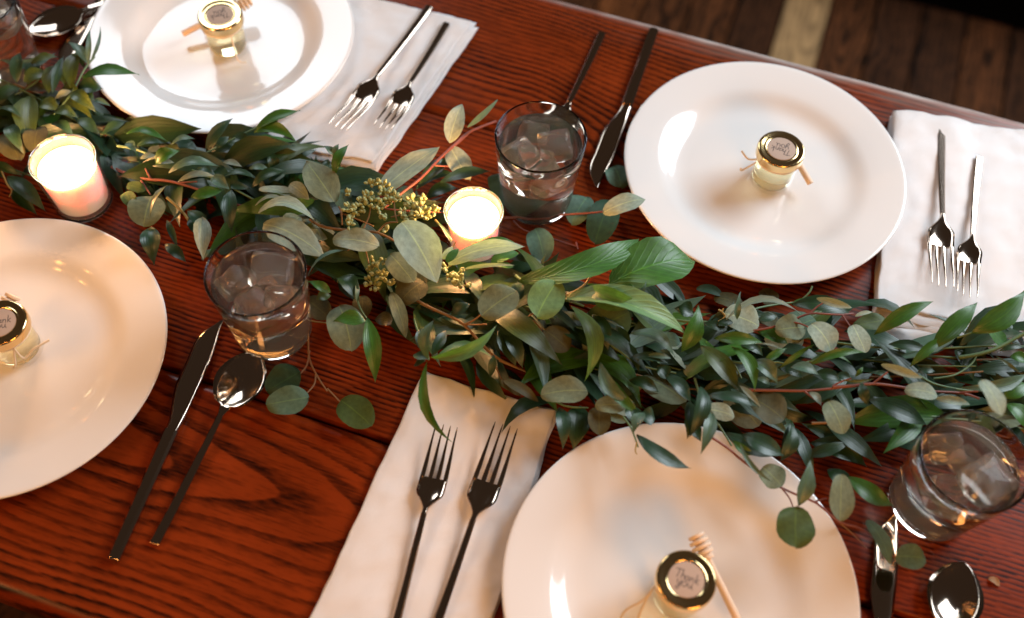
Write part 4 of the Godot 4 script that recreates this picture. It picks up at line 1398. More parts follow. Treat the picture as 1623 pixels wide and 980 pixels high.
func sprig_9() -> void:
	sprig("eucalyptus_sprig", "glowing eucalyptus leaves with green tips right in front of the middle candle", "leafy sprig", -0.168, 0.0044, "eucalyptus sprigs laid along the garland")
	st("y", 0.001, [-0.2168, 0.056, -0.0194, -0.2061, 0.056, -0.0117, -0.1961, 0.054, -0.0053])
	st("y", 0.0008, [-0.192, 0.058, 0.0076, -0.1909, 0.06, 0.003, -0.1903, 0.062, -0.0004])
	lf("s", 1, -0.1709, 0.059, -0.0063, -0.1429, 0.061, -0.0174, 0.0133, -10, 0.1, 0.18, -0.12)
	lf("s", 4, -0.1876, 0.065, 0.0249, -0.1311, 0.073, -0.0085, 0.0169, -4, 0.1, 0.05, 0.03)
	lf("s", 1, -0.1561, 0.055, 0.0058, -0.138, 0.051, -0.015, 0.0115, 0, 0.1, 0.18, 0)
	lf("s", 4, -0.1733, 0.063, 0.0237, -0.1342, 0.067, 0.0085, 0.0035, 25, 0.1, 0.18, 0)
	lf("s", 1, -0.1521, 0.051, 0.0037, -0.1373, 0.051, 0.0006, 0.0062, 0, 0.1, 0.18, 0)
	lf("s", 4, -0.1932, 0.067, 0.0234, -0.189, 0.069, 0.0099, 0.0069, 15, 0.1, 0.18, 0)
	lf("s", 1, -0.1887, 0.069, 0.0265, -0.1833, 0.071, 0.0115, 0.0074, 0, 0.1, 0.18, 0)
	lf("s", 7, -0.196, 0.053, -0.0037, -0.2145, 0.057, -0.0172, 0.0054, 25, 0.1, 0.18, 0)


func sprig_10() -> void:
	sprig("ruscus_sprig", "ruscus sprig with curled green leaves hanging right of the left tumbler", "leafy sprig", -0.2584, 0.0838, "ruscus sprigs laid along the garland")
	st("g", 0.001, [-0.2622, 0.038, 0.0522, -0.2528, 0.042, 0.0711, -0.2442, 0.044, 0.0816, -0.237, 0.042, 0.0863])
	lf("r", 1, -0.2337, 0.053, 0.094, -0.2585, 0.055, 0.1043, 0.0132, -14, 0.1, 0.12, -0.12)
	lf("r", 1, -0.2358, 0.049, 0.0882, -0.213, 0.023, 0.1304, 0.015, 0, 0.12, 0.18, 0)
	lf("r", 0, -0.2471, 0.053, 0.0797, -0.2756, 0.049, 0.0646, 0.0155, 10, 0.3, 0.18, 0)
	lf("r", 1, -0.2758, 0.043, 0.0735, -0.2958, 0.051, 0.0737, 0.0085, -16, 0.1, 0.18, 0)
	lf("r", 2, -0.2863, 0.039, 0.0815, -0.2765, 0.037, 0.073, 0.01, 0, 0.1, 0.18, 0)
	lf("r", 3, -0.248, 0.055, 0.0813, -0.255, 0.053, 0.0615, 0.005, 45, 0.1, 0.18, 0.2)


func sprig_11() -> void:
	sprig("eucalyptus_sprig", "round taupe eucalyptus leaf and one narrow leaf over bare wood right of the left tumbler", "leafy sprig", -0.2434, 0.0703, "eucalyptus sprigs laid along the garland")
	st("y", 0.0008, [-0.2938, 0.014, 0.0906, -0.2848, 0.018, 0.0916, -0.2741, 0.024, 0.0926])
	lf("e", 5, -0.2663, 0.037, 0.0799, -0.2417, 0.029, 0.1128, 0.0324, 0, 0.06, 0.05, 0)
	lf("s", 5, -0.2288, 0.041, 0.0543, -0.2046, 0.025, 0.0836, 0.0131, 0, 0.12, 0.1, 0)
	lf("e", 6, -0.2067, 0.039, 0.0336, -0.2191, 0.039, 0.0612, 0.0258, 0, 0.06, 0.06, 0)
	lf("e", 6, -0.3038, 0.014, 0.072, -0.2768, 0.014, 0.0831, 0.0219, 0, 0.06, 0.06, 0)
	lf("r", 6, -0.2404, 0.012, 0.069, -0.2227, 0.01, 0.0666, 0.0146, 0, 0.1, 0.18, 0)
	lf("e", 6, -0.2595, 0.016, 0.0531, -0.25, 0.016, 0.075, 0.0175, 0, 0.06, 0.06, 0)


func sprig_12() -> void:
	sprig("ruscus_sprig", "star of six ruscus leaves over the top corner of the lower napkin", "leafy sprig", -0.1631, 0.1011, "ruscus sprigs laid along the garland")
	st("g", 0.0011, [-0.2024, 0.034, 0.0687, -0.1927, 0.04, 0.0827, -0.1804, 0.046, 0.0961, -0.1729, 0.05, 0.1084])
	lf("r", 3, -0.1718, 0.057, 0.1116, -0.1773, 0.071, 0.0826, 0.0116, -30, 0.1, 0.3, 0.06)
	lf("r", 8, -0.1704, 0.057, 0.1091, -0.1285, 0.069, 0.0688, 0.0113, 22, 0.1, 0.3, -0.12)
	lf("r", 8, -0.1672, 0.057, 0.1099, -0.1217, 0.061, 0.0954, 0.0097, -24, 0.1, 0.25, 0.2)
	lf("r", 1, -0.172, 0.057, 0.1133, -0.1344, 0.021, 0.158, 0.0089, 20, 0.1, 0.25, -0.16)
	lf("r", 7, -0.1731, 0.053, 0.1101, -0.1881, 0.043, 0.105, 0.0087, 0, 0.1, 0.18, 0)
	lf("r", 7, -0.1743, 0.051, 0.1108, -0.1851, 0.037, 0.1114, 0.0082, 0, 0.1, 0.18, 0)
	lf("r", 0, -0.1725, 0.047, 0.1029, -0.17, 0.047, 0.0752, 0.0096, 0, 0.1, 0.18, 0)
	lf("r", 7, -0.1876, 0.039, 0.0955, -0.1926, 0.037, 0.0757, 0.0098, 0, 0.1, 0.18, 0)
	lf("r", 0, -0.1255, 0.047, 0.0842, -0.1228, 0.035, 0.0996, 0.0069, 0, 0.1, 0.18, 0)


func sprig_13() -> void:
	sprig("eucalyptus_sprig", "loose eucalyptus sprig of three round grey green leaves beside the left spoon", "leafy sprig", -0.2619, 0.1579, "")
	st("b", 0.0009, [-0.2929, 0.016, 0.0944, -0.287, 0.012, 0.1055, -0.2783, 0.009, 0.1227, -0.2639, 0.008, 0.1363, -0.252, 0.007, 0.1447])
	st("b", 0.0008, [-0.2814, 0.01, 0.1156, -0.2775, 0.01, 0.1295, -0.2791, 0.011, 0.1396])
	st("b", 0.0008, [-0.2674, 0.008, 0.1338, -0.264, 0.01, 0.1439, -0.2653, 0.013, 0.1547])
	st("b", 0.0008, [-0.253, 0.007, 0.1425, -0.2369, 0.008, 0.1508])
	lf("e", 7, -0.2788, 0.0135, 0.1381, -0.2994, 0.0085, 0.1625, 0.0295, 6, 0.06, 0.06, 0)
	lf("e", 3, -0.2606, 0.017, 0.1589, -0.2915, 0.015, 0.1764, 0.026, 0, 0.06, 0.06, 0)
	lf("e", 2, -0.2373, 0.009, 0.1494, -0.204, 0.009, 0.1624, 0.0284, 0, 0.06, 0.04, 0)


func sprig_14() -> void:
	sprig("salal_branch", "branch of broad veined green leaves in front of the right plate", "leafy branch", -0.0475, 0.0038, "")
	st("g", 0.0016, [-0.136, 0.034, -0.0024, -0.1086, 0.04, 0.0112, -0.0876, 0.044, 0.0119, -0.0698, 0.042, 0.0117])
	st("y", 0.0011, [-0.0862, 0.052, 0.0132, -0.0791, 0.054, 0.0058, -0.0745, 0.056, 0.0007, -0.0724, 0.058, -0.0064, -0.072, 0.06, -0.012, -0.0762, 0.062, -0.0187, -0.0796, 0.063, -0.0203])
	st("y", 0.0008, [-0.0739, 0.06, -0.0171, -0.0734, 0.062, -0.0213])
	st("y", 0.0008, [-0.0723, 0.06, -0.0099, -0.0701, 0.061, -0.0116])
	lf("l", 1, -0.1285, 0.049, 0.0113, -0.0438, 0.053, -0.064, 0.0272, -6, 0.12, 0.16, -0.16)
	lf("l", 1, -0.0556, 0.053, -0.0092, 0.0073, 0.043, -0.0648, 0.0481, -4, 0.1, 0.16, 0)
	lf("l", 8, -0.0854, 0.059, 0.0199, 0.0182, 0.061, 0.02, 0.0275, -16, 0.12, 0.34, -0.1)
	lf("l", 0, -0.0819, 0.049, 0.0159, -0.0037, 0.049, 0.0199, 0.0196, -40, 0.1, 0.18, 0)
	lf("r", 8, -0.0695, 0.067, 0.0075, -0.0199, 0.071, 0.0092, 0.0193, 25, 0.25, 0.35, -0.16)
	lf("r", 1, -0.0594, 0.061, 0.0154, -0.0724, 0.063, 0.007, 0.0069, 0, 0.1, 0.18, 0)
	lf("r", 3, -0.0297, 0.063, -0.0026, -0.0256, 0.069, -0.0129, 0.0045, 40, 0.1, 0.18, 0)
	lf("r", 1, -0.029, 0.061, -0.0038, -0.0495, 0.059, -0.0059, 0.0085, 0, 0.1, 0.18, 0)
	lf("r", 8, -0.0785, 0.059, 0.0254, -0.0488, 0.039, 0.0793, 0.0166, -10, 0.16, 0.22, 0.1)


func sprig_15() -> void:
	sprig("eucalyptus_sprig", "brown stemmed eucalyptus sprig with grey round leaves and one yellow green leaf", "leafy sprig", -0.0835, 0.0607, "eucalyptus sprigs laid along the garland")
	st("b", 0.0016, [-0.2291, 0.032, 0.0433, -0.1995, 0.038, 0.0544, -0.1781, 0.04, 0.0584, -0.1597, 0.042, 0.0633, -0.1413, 0.038, 0.073, -0.1256, 0.034, 0.0793, -0.1056, 0.03, 0.0807])
	st("b", 0.001, [-0.1603, 0.042, 0.0639, -0.1533, 0.046, 0.0603, -0.1478, 0.05, 0.0544])
	st("b", 0.0009, [-0.1589, 0.042, 0.0634, -0.1487, 0.044, 0.0609, -0.1405, 0.046, 0.0588])
	st("b", 0.0008, [-0.1261, 0.034, 0.082, -0.1199, 0.03, 0.0892, -0.1145, 0.026, 0.0936])
	st("b", 0.001, [-0.123, 0.042, 0.0453, -0.1144, 0.044, 0.0425, -0.1057, 0.05, 0.0359])
	st("b", 0.001, [-0.1144, 0.044, 0.0425, -0.1046, 0.042, 0.0404, -0.0953, 0.038, 0.0452])
	st("b", 0.0013, [-0.1221, 0.03, 0.0792, -0.1026, 0.028, 0.08, -0.0824, 0.026, 0.0809])
	lf("e", 5, -0.1458, 0.056, 0.0583, -0.125, 0.062, 0.0288, 0.0312, -6, 0.06, 0.06, 0)
	lf("s", 6, -0.1138, 0.035, 0.0982, -0.0959, 0.023, 0.1006, 0.0091, 0, 0.1, 0.18, 0)
	lf("r", 7, -0.1303, 0.045, 0.0575, -0.1061, 0.035, 0.0828, 0.0156, 0, 0.1, 0.2, 0)
	lf("r", 7, -0.1598, 0.049, 0.0469, -0.1735, 0.039, 0.0571, 0.011, -10, 0.2, 0.18, 0)
	lf("e", 8, -0.1016, 0.0605, 0.0465, -0.0955, 0.0655, 0.0096, 0.0306, 5, 0.06, 0.08, 0)
	lf("e", 6, -0.0942, 0.0415, 0.045, -0.0698, 0.0365, 0.0538, 0.0241, 0, 0.06, 0.06, 0)
	lf("r", 7, -0.1254, 0.043, 0.057, -0.1, 0.035, 0.0829, 0.0135, 0, 0.16, 0.18, 0)
	lf("e", 5, -0.0436, 0.04, 0.0863, -0.0782, 0.042, 0.1038, 0.0241, 0, 0.06, 0.1, 0)
	lf("s", 6, -0.1124, 0.035, 0.0977, -0.0793, 0.025, 0.1022, 0.0098, 0, 0.1, 0.18, 0)
	lf("e", 4, -0.0299, 0.022, 0.0817, -0.0005, 0.022, 0.0829, 0.0178, 0, 0.06, 0.06, 0)
	lf("e", 3, -0.0445, 0.041, 0.0249, -0.036, 0.041, 0.0338, 0.0103, 0, 0.06, 0.06, 0)
	lf("e", 3, -0.0016, 0.045, 0.0212, 0.0162, 0.045, 0.0204, 0.0135, 0, 0.06, 0.06, 0)
	lf("e", 5, -0.0301, 0.02, 0.0915, -0.0066, 0.02, 0.0925, 0.0104, 0, 0.06, 0.06, 0)
	lf("e", 7, -0.132, 0.043, 0.0101, -0.123, 0.043, 0.0242, 0.0108, 0, 0.1, 0.18, 0)


func sprig_16() -> void:
	sprig("ruscus_sprig", "deep green ruscus sprig with a pale curved leaf in the shaded garland middle", "leafy sprig", -0.0169, 0.0488, "ruscus sprigs laid along the garland")
	st("g", 0.0013, [-0.0764, 0.036, 0.0198, -0.054, 0.036, 0.0304, -0.0292, 0.034, 0.0386, -0.0085, 0.032, 0.0445, 0.0203, 0.03, 0.0401])
	lf("r", 0, -0.0607, 0.045, 0.0188, -0.0381, 0.039, 0.0451, 0.0136, 0, 0.1, 0.18, 0)
	lf("r", 0, -0.0388, 0.041, 0.0353, -0.0081, 0.037, 0.0551, 0.012, -12, 0.1, 0.18, 0)
	lf("r", 3, -0.0248, 0.051, 0.0288, 0.0156, 0.047, 0.0361, 0.0143, -14, 0.16, 0.18, 0)
	lf("r", 7, -0.0199, 0.045, 0.0488, 0.0125, 0.043, 0.0412, 0.0098, -14, 0.1, 0.18, 0)
	lf("r", 7, 0.0121, 0.045, 0.0539, 0.0385, 0.039, 0.0672, 0.0123, 0, 0.2, 0.18, 0)
	lf("r", 3, -0.041, 0.053, 0.0641, -0.0046, 0.041, 0.0838, 0.0122, 20, 0.16, 0.18, -0.2)
	lf("r", 1, -0.0366, 0.045, 0.0681, 0.0054, 0.039, 0.0928, 0.0111, 14, 0.1, 0.18, -0.12)
	lf("r", 7, -0.047, 0.041, 0.0706, -0.0263, 0.035, 0.0864, 0.0071, -10, 0.1, 0.18, 0)
	lf("r", 0, 0.0042, 0.041, 0.0449, 0.0161, 0.037, 0.0525, 0.0134, 0, 0.1, 0.18, 0)
	lf("r", 0, -0.0386, 0.039, 0.0192, -0.0206, 0.037, 0.0372, 0.0106, 0, 0.1, 0.18, 0)
	lf("r", 3, 0.0129, 0.049, 0.0391, -0.0105, 0.047, 0.0447, 0.0053, 0, 0.1, 0.18, 0)
	lf("r", 0, 0.0058, 0.047, -0.0108, 0.0205, 0.045, -0.0099, 0.0168, 0, 0.1, 0.18, 0)
	lf("r", 0, -0.0147, 0.033, 0.0616, 0.0122, 0.031, 0.0631, 0.0119, 0, 0.1, 0.18, 0)
	lf("r", 7, -0.1093, 0.033, 0.0562, -0.0894, 0.029, 0.0722, 0.0106, 0, 0.1, 0.18, 0)


func sprig_17() -> void:
	sprig("eucalyptus_sprig", "red stemmed eucalyptus sprig with a white leaf between the upper tumbler and right plate", "leafy sprig", -0.1192, -0.1071, "eucalyptus sprigs laid along the garland")
	st("r", 0.0014, [-0.1901, 0.02, -0.0587, -0.1714, 0.014, -0.0707, -0.1489, 0.01, -0.0847, -0.1264, 0.013, -0.0918, -0.1018, 0.02, -0.0972, -0.0844, 0.024, -0.1029])
	st("r", 0.0008, [-0.1617, 0.012, -0.0728, -0.149, 0.012, -0.0662, -0.1224, 0.01, -0.0673, -0.0988, 0.009, -0.0676])
	st("r", 0.0008, [-0.1001, 0.009, -0.0717, -0.0963, 0.008, -0.0658])
	st("b", 0.0008, [-0.0804, 0.006, -0.0824, -0.0808, 0.008, -0.0897])
	lf("s", 4, -0.0835, 0.033, -0.0946, -0.0509, 0.037, -0.1199, 0.0213, -6, 0.1, 0.06, 0)
	lf("e", 3, -0.1061, 0.005, -0.128, -0.1107, 0.005, -0.092, 0.0257, 0, 0.06, 0.06, 0)
	lf("e", 7, -0.0836, 0.007, -0.0771, -0.0837, 0.009, -0.1292, 0.0298, 0, 0.06, 0.06, 0)
	lf("e", 3, -0.1399, 0.012, -0.0706, -0.1215, 0.008, -0.0415, 0.0253, 8, 0.06, 0.06, 0)
	lf("e", 3, -0.0928, 0.006, -0.1715, -0.0781, 0.006, -0.1485, 0.0266, 0, 0.06, 0.06, 0)
	lf("e", 3, -0.182, 0.006, -0.0983, -0.1929, 0.006, -0.1078, 0.0141, 0, 0.1, 0.18, 0)
	lf("s", 7, -0.1835, 0.005, -0.1331, -0.1598, 0.005, -0.0867, 0.0541, 0, 0.06, 0.06, 0)


func sprig_18() -> void:
	sprig("ruscus_sprig", "ruscus sprig with a yellow budding tip and an upright leaf below the right plate", "leafy sprig", 0.0612, -0.0267, "ruscus sprigs laid along the garland")
	st("g", 0.0014, [0.0052, 0.036, -0.0052, 0.0186, 0.038, -0.007, 0.0287, 0.04, -0.0094, 0.0405, 0.04, -0.0124, 0.0502, 0.04, -0.0182])
	st("y", 0.0011, [0.0405, 0.04, -0.0124, 0.0459, 0.046, -0.0163, 0.0418, 0.05, -0.0183, 0.0387, 0.052, -0.0178])
	st("y", 0.0008, [0.0418, 0.05, -0.0183, 0.0424, 0.052, -0.0206])
	st("g", 0.0011, [0.0577, 0.036, -0.0234, 0.0676, 0.03, -0.0423, 0.085, 0.024, -0.0579, 0.099, 0.022, -0.0667, 0.1058, 0.02, -0.072, 0.1118, 0.024, -0.081, 0.1128, 0.026, -0.0874])
	lf("r", 1, 0.0192, 0.047, 0.0294, 0.0213, 0.063, -0.0091, 0.0161, 16, 0.12, 0.25, 0)
	lf("r", 0, 0.0035, 0.045, -0.0109, 0.022, 0.043, -0.0089, 0.0116, 0, 0.1, 0.18, 0)
	lf("e", 4, 0.0447, 0.041, -0.0232, 0.0753, 0.041, -0.0211, 0.0298, 0, 0.06, 0.06, 0)
	lf("r", 4, 0.0467, 0.055, -0.0092, 0.1038, 0.059, -0.0334, 0.0078, -12, 0.1, 0.18, 0.2)
	lf("r", 3, 0.0553, 0.057, -0.01, 0.0508, 0.073, -0.0277, 0.0078, 30, 0.1, 0.3, 0.3)
	lf("r", 0, 0.0297, 0.043, -0.0061, 0.0525, 0.041, -0.0072, 0.0094, 0, 0.1, 0.18, 0)
	lf("r", 0, 0.0408, 0.045, -0.007, 0.0547, 0.043, -0.0161, 0.0076, 0, 0.1, 0.18, 0)
	lf("e", 6, 0.0738, 0.031, -0.0373, 0.0919, 0.031, -0.036, 0.0155, 0, 0.06, 0.06, 0)
	lf("r", 7, 0.0732, 0.041, -0.026, 0.0885, 0.039, -0.0376, 0.0092, 0, 0.1, 0.18, 0)
	lf("r", 1, 0.0759, 0.037, -0.0182, 0.1034, 0.033, -0.0176, 0.0137, 0, 0.1, 0.18, 0)
	lf("r", 1, 0.0992, 0.022, -0.0658, 0.12, 0.022, -0.0704, 0.0095, 0, 0.1, 0.18, 0)
	lf("s", 7, 0.0169, 0.005, -0.0634, 0.0431, 0.005, -0.0637, 0.0101, 0, 0.1, 0.18, 0)
	lf("e", 6, 0.0739, 0.006, -0.0832, 0.0861, 0.006, -0.0683, 0.0182, 0, 0.06, 0.06, 0)
	lf("e", 6, 0.034, 0.005, -0.0601, 0.0625, 0.005, -0.0581, 0.0162, 0, 0.06, 0.06, 0)
	lf("r", 1, 0.0412, 0.051, 0.0098, 0.0807, 0.053, 0.001, 0.0113, 12, 0.1, 0.18, 0)
	lf("r", 4, 0.075, 0.049, 0.0018, 0.0979, 0.049, -0, 0.0021, 0, 0.1, 0.18, 0)


func sprig_19() -> void:
	sprig("eucalyptus_sprig", "red stemmed eucalyptus sprig with white and silver leaves below the right plate", "leafy sprig", 0.1353, -0.0408, "eucalyptus sprigs laid along the garland")
	st("r", 0.0012, [0.0626, 0.04, -0.0115, 0.0751, 0.042, -0.0164, 0.0898, 0.044, -0.025, 0.1023, 0.048, -0.0345, 0.1129, 0.05, -0.0424, 0.1271, 0.05, -0.047, 0.1391, 0.048, -0.0521, 0.148, 0.046, -0.0578])
	st("r", 0.0009, [0.1129, 0.05, -0.0424, 0.1162, 0.052, -0.0489, 0.1206, 0.054, -0.054])
	st("r", 0.0009, [0.1008, 0.048, -0.0303, 0.1073, 0.05, -0.0296, 0.1133, 0.054, -0.0261])
	st("r", 0.0009, [0.1389, 0.048, -0.0517, 0.1428, 0.049, -0.0465, 0.1467, 0.05, -0.0417])
	lf("s", 4, 0.1132, 0.061, -0.0515, 0.1434, 0.059, -0.0538, 0.0069, 34, 0.1, 0.18, 0)
	lf("e", 4, 0.1132, 0.065, -0.0226, 0.1339, 0.061, -0.0046, 0.0247, 0, 0.06, 0.12, 0)
	lf("e", 5, 0.1116, 0.045, -0.0305, 0.0885, 0.045, -0.0194, 0.0242, 0, 0.06, 0.06, 0)
	lf("r", 0, 0.0976, 0.039, -0.0533, 0.1485, 0.037, -0.0626, 0.017, 0, 0.1, 0.18, 0)
	lf("e", 4, 0.1469, 0.058, -0.0381, 0.1618, 0.056, -0.0168, 0.0186, 0, 0.06, 0.06, 0)
	lf("s", 2, 0.1767, 0.045, -0.0617, 0.1491, 0.045, -0.0452, 0.016, 0, 0.06, 0.06, 0)
	lf("s", 4, 0.1485, 0.053, -0.0507, 0.1616, 0.053, -0.0598, 0.0039, 0, 0.1, 0.18, 0)


func sprig_20() -> void:
	sprig("ruscus_sprig", "ruscus sprig of crossing narrow green leaves in the right middle of the garland", "leafy sprig", 0.0975, 0.0142, "ruscus sprigs laid along the garland")
	st("g", 0.0012, [0.0548, 0.036, 0.0183, 0.0678, 0.038, 0.0169, 0.0807, 0.04, 0.0148, 0.0973, 0.04, 0.0069, 0.1094, 0.04, 0.0065, 0.1214, 0.04, -0.0022, 0.1337, 0.04, -0.0099])
	st("g", 0.0009, [0.0641, 0.036, 0.0186, 0.0729, 0.034, 0.0286])
	lf("r", 1, 0.0568, 0.055, 0.015, 0.0838, 0.051, 0.0466, 0.0126, 0, 0.1, 0.2, 0.08)
	lf("r", 2, 0.0332, 0.047, 0.018, 0.0739, 0.043, 0.0474, 0.0185, 0, 0.1, 0.18, 0)
	lf("r", 1, 0.029, 0.043, 0.0071, 0.062, 0.041, 0.0266, 0.0099, 0, 0.1, 0.18, -0.1)
	lf("r", 1, 0.0982, 0.051, 0.019, 0.1206, 0.059, -0.0086, 0.005, 30, 0.1, 0.18, 0.1)
	lf("r", 1, 0.0848, 0.049, 0.0192, 0.1003, 0.053, -0.0011, 0.0071, 0, 0.1, 0.3, 0)
	lf("r", 3, 0.0761, 0.051, 0.0194, 0.1002, 0.049, 0.032, 0.0141, 12, 0.2, 0.3, 0)
	lf("r", 3, 0.1063, 0.055, 0.017, 0.1296, 0.055, 0.0163, 0.0114, -10, 0.1, 0.2, 0)
	lf("r", 1, 0.1194, 0.055, 0.0109, 0.161, 0.061, -0.0135, 0.0073, 12, 0.1, 0.18, 0.1)
	lf("r", 1, 0.1196, 0.053, 0.0061, 0.154, 0.057, -0.0006, 0.0059, -20, 0.1, 0.18, 0.12)
	lf("r", 3, 0.0834, 0.041, 0.0285, 0.0962, 0.039, 0.0298, 0.0059, 0, 0.1, 0.18, 0)
	lf("r", 0, 0.0623, 0.037, -0.0021, 0.0853, 0.037, 0.0042, 0.0136, 0, 0.1, 0.18, 0)
	lf("r", 0, 0.0988, 0.037, 0.0101, 0.1209, 0.035, 0.0117, 0.012, 0, 0.1, 0.18, 0)
	lf("r", 0, 0.127, 0.037, 0.007, 0.1527, 0.035, 0.0037, 0.0119, 0, 0.1, 0.18, 0)


func sprig_21() -> void:
	sprig("ruscus_sprig", "ruscus sprig with glossy leaves tipping down onto the lower plate rim", "leafy sprig", 0.0542, 0.0844, "ruscus sprigs laid along the garland")
	st("g", 0.0012, [0.0359, 0.04, 0.0452, 0.0455, 0.04, 0.0626, 0.0547, 0.04, 0.0729, 0.0657, 0.038, 0.0798, 0.0784, 0.036, 0.0916])
	st("g", 0.001, [0.0498, 0.04, 0.0713, 0.0653, 0.038, 0.0782])
	st("g", 0.0009, [-0.0099, 0.046, 0.1014, -0.0016, 0.048, 0.1094, 0.0052, 0.046, 0.1179, 0.0084, 0.044, 0.1218])
	st("y", 0.0007, [0.0061, 0.046, 0.1186, 0.007, 0.044, 0.1252, 0.009, 0.044, 0.1278])
	lf("r", 7, 0.0413, 0.055, 0.0591, 0.0436, 0.049, 0.1036, 0.0143, -14, 0.16, 0.28, 0)
	lf("r", 7, 0.0481, 0.051, 0.0639, 0.0904, 0.047, 0.0571, 0.0115, -12, 0.1, 0.2, -0.06)
	lf("r", 4, 0.0708, 0.053, 0.0465, 0.0914, 0.051, 0.0588, 0.0052, 22, 0.1, 0.18, 0)
	lf("e", 4, 0.0503, 0.039, 0.0689, 0.0745, 0.039, 0.0676, 0.016, 0, 0.06, 0.06, 0)
	lf("r", 3, 0.0544, 0.057, 0.0785, 0.0551, 0.057, 0.1171, 0.0107, 10, 0.1, 0.2, 0.06)
	lf("r", 0, 0.0375, 0.043, 0.084, 0.0541, 0.043, 0.1003, 0.0129, 0, 0.1, 0.18, 0)
	lf("r", 7, 0.0706, 0.041, 0.0847, 0.1169, 0.039, 0.0873, 0.0149, 0, 0.1, 0.1, -0.12)
	lf("r", 7, 0.1179, 0.043, 0.0596, 0.1162, 0.039, 0.0876, 0.0112, -10, 0.1, 0.18, 0)
	lf("r", 1, 0.0769, 0.047, 0.0923, 0.0975, 0.043, 0.0961, 0.0074, 16, 0.1, 0.18, -0.14)
	lf("r", 7, 0.0163, 0.043, 0.054, 0.0369, 0.039, 0.0669, 0.0117, 0, 0.1, 0.18, 0)
	lf("r", 7, 0.0041, 0.055, 0.117, 0.0519, 0.049, 0.1271, 0.0142, -8, 0.1, 0.12, -0.16)
	lf("r", 3, 0.0046, 0.057, 0.0975, 0.0013, 0.057, 0.1176, 0.0106, 25, 0.1, 0.18, 0)
	lf("r", 7, 0.0144, 0.047, 0.0951, 0.0016, 0.049, 0.0987, 0.0156, 0, 0.1, 0.18, 0)
	lf("r", 0, 0.036, 0.049, 0.072, 0.0425, 0.049, 0.1049, 0.0121, 0, 0.1, 0.18, 0)


func sprig_22() -> void:
	sprig("eucalyptus_sprig", "eucalyptus sprig on a long straight red stem running to the right tumbler", "leafy sprig", 0.1765, 0.024, "eucalyptus sprigs laid along the garland")
	st("r", 0.0015, [0.0784, 0.044, 0.0433, 0.1032, 0.046, 0.0357, 0.1264, 0.048, 0.0285, 0.1572, 0.05, 0.0141])
	st("r", 0.001, [0.1224, 0.048, 0.0307, 0.1305, 0.048, 0.0346, 0.1375, 0.048, 0.0365])
	st("r", 0.0009, [0.1432, 0.05, 0.0187, 0.1491, 0.052, 0.0133, 0.1552, 0.054, 0.0095])
	st("r", 0.0015, [0.1428, 0.05, 0.0203, 0.1588, 0.052, 0.0142, 0.1733, 0.054, 0.0082, 0.1916, 0.054, 0.0042, 0.2143, 0.054, 0.0003, 0.2422, 0.054, -0.0078, 0.2559, 0.054, -0.0076])
	st("r", 0.001, [0.1725, 0.054, 0.0082, 0.1769, 0.058, 0.0025, 0.1807, 0.06, -0.0026])
	st("r", 0.001, [0.2395, 0.054, -0.0068, 0.2449, 0.058, -0.008, 0.2515, 0.062, -0.0087])
	st("r", 0.0009, [0.2143, 0.054, 0.0003, 0.2191, 0.054, 0.0033, 0.2232, 0.054, 0.0039])
	lf("e", 6, 0.1129, 0.041, 0.0579, 0.085, 0.041, 0.0473, 0.0291, 0, 0.06, 0.05, 0)
	lf("e", 5, 0.1402, 0.057, 0.0383, 0.1574, 0.053, 0.0602, 0.0225, 0, 0.06, 0.06, 0)
	lf("r", 4, 0.1258, 0.049, 0.0305, 0.1376, 0.047, 0.0383, 0.0073, 0, 0.1, 0.18, 0)
	lf("s", 4, 0.1723, 0.069, -0.0019, 0.2055, 0.069, -0.0009, 0.0072, 32, 0.1, 0.18, 0)
	lf("e", 4, 0.1951, 0.063, 0.0113, 0.2206, 0.063, 0.0074, 0.015, 0, 0.06, 0.06, 0)
	lf("s", 4, 0.2197, 0.063, 0.0101, 0.2461, 0.063, 0.0061, 0.0066, 20, 0.1, 0.18, 0)
	lf("e", 4, 0.2347, 0.114, 0.0147, 0.2528, 0.112, 0.0381, 0.0171, -8, 0.06, 0.06, 0)
	lf("r", 2, 0.1479, 0.061, 0.0181, 0.1709, 0.061, 0.0077, 0.0029, 30, 0.1, 0.18, 0)


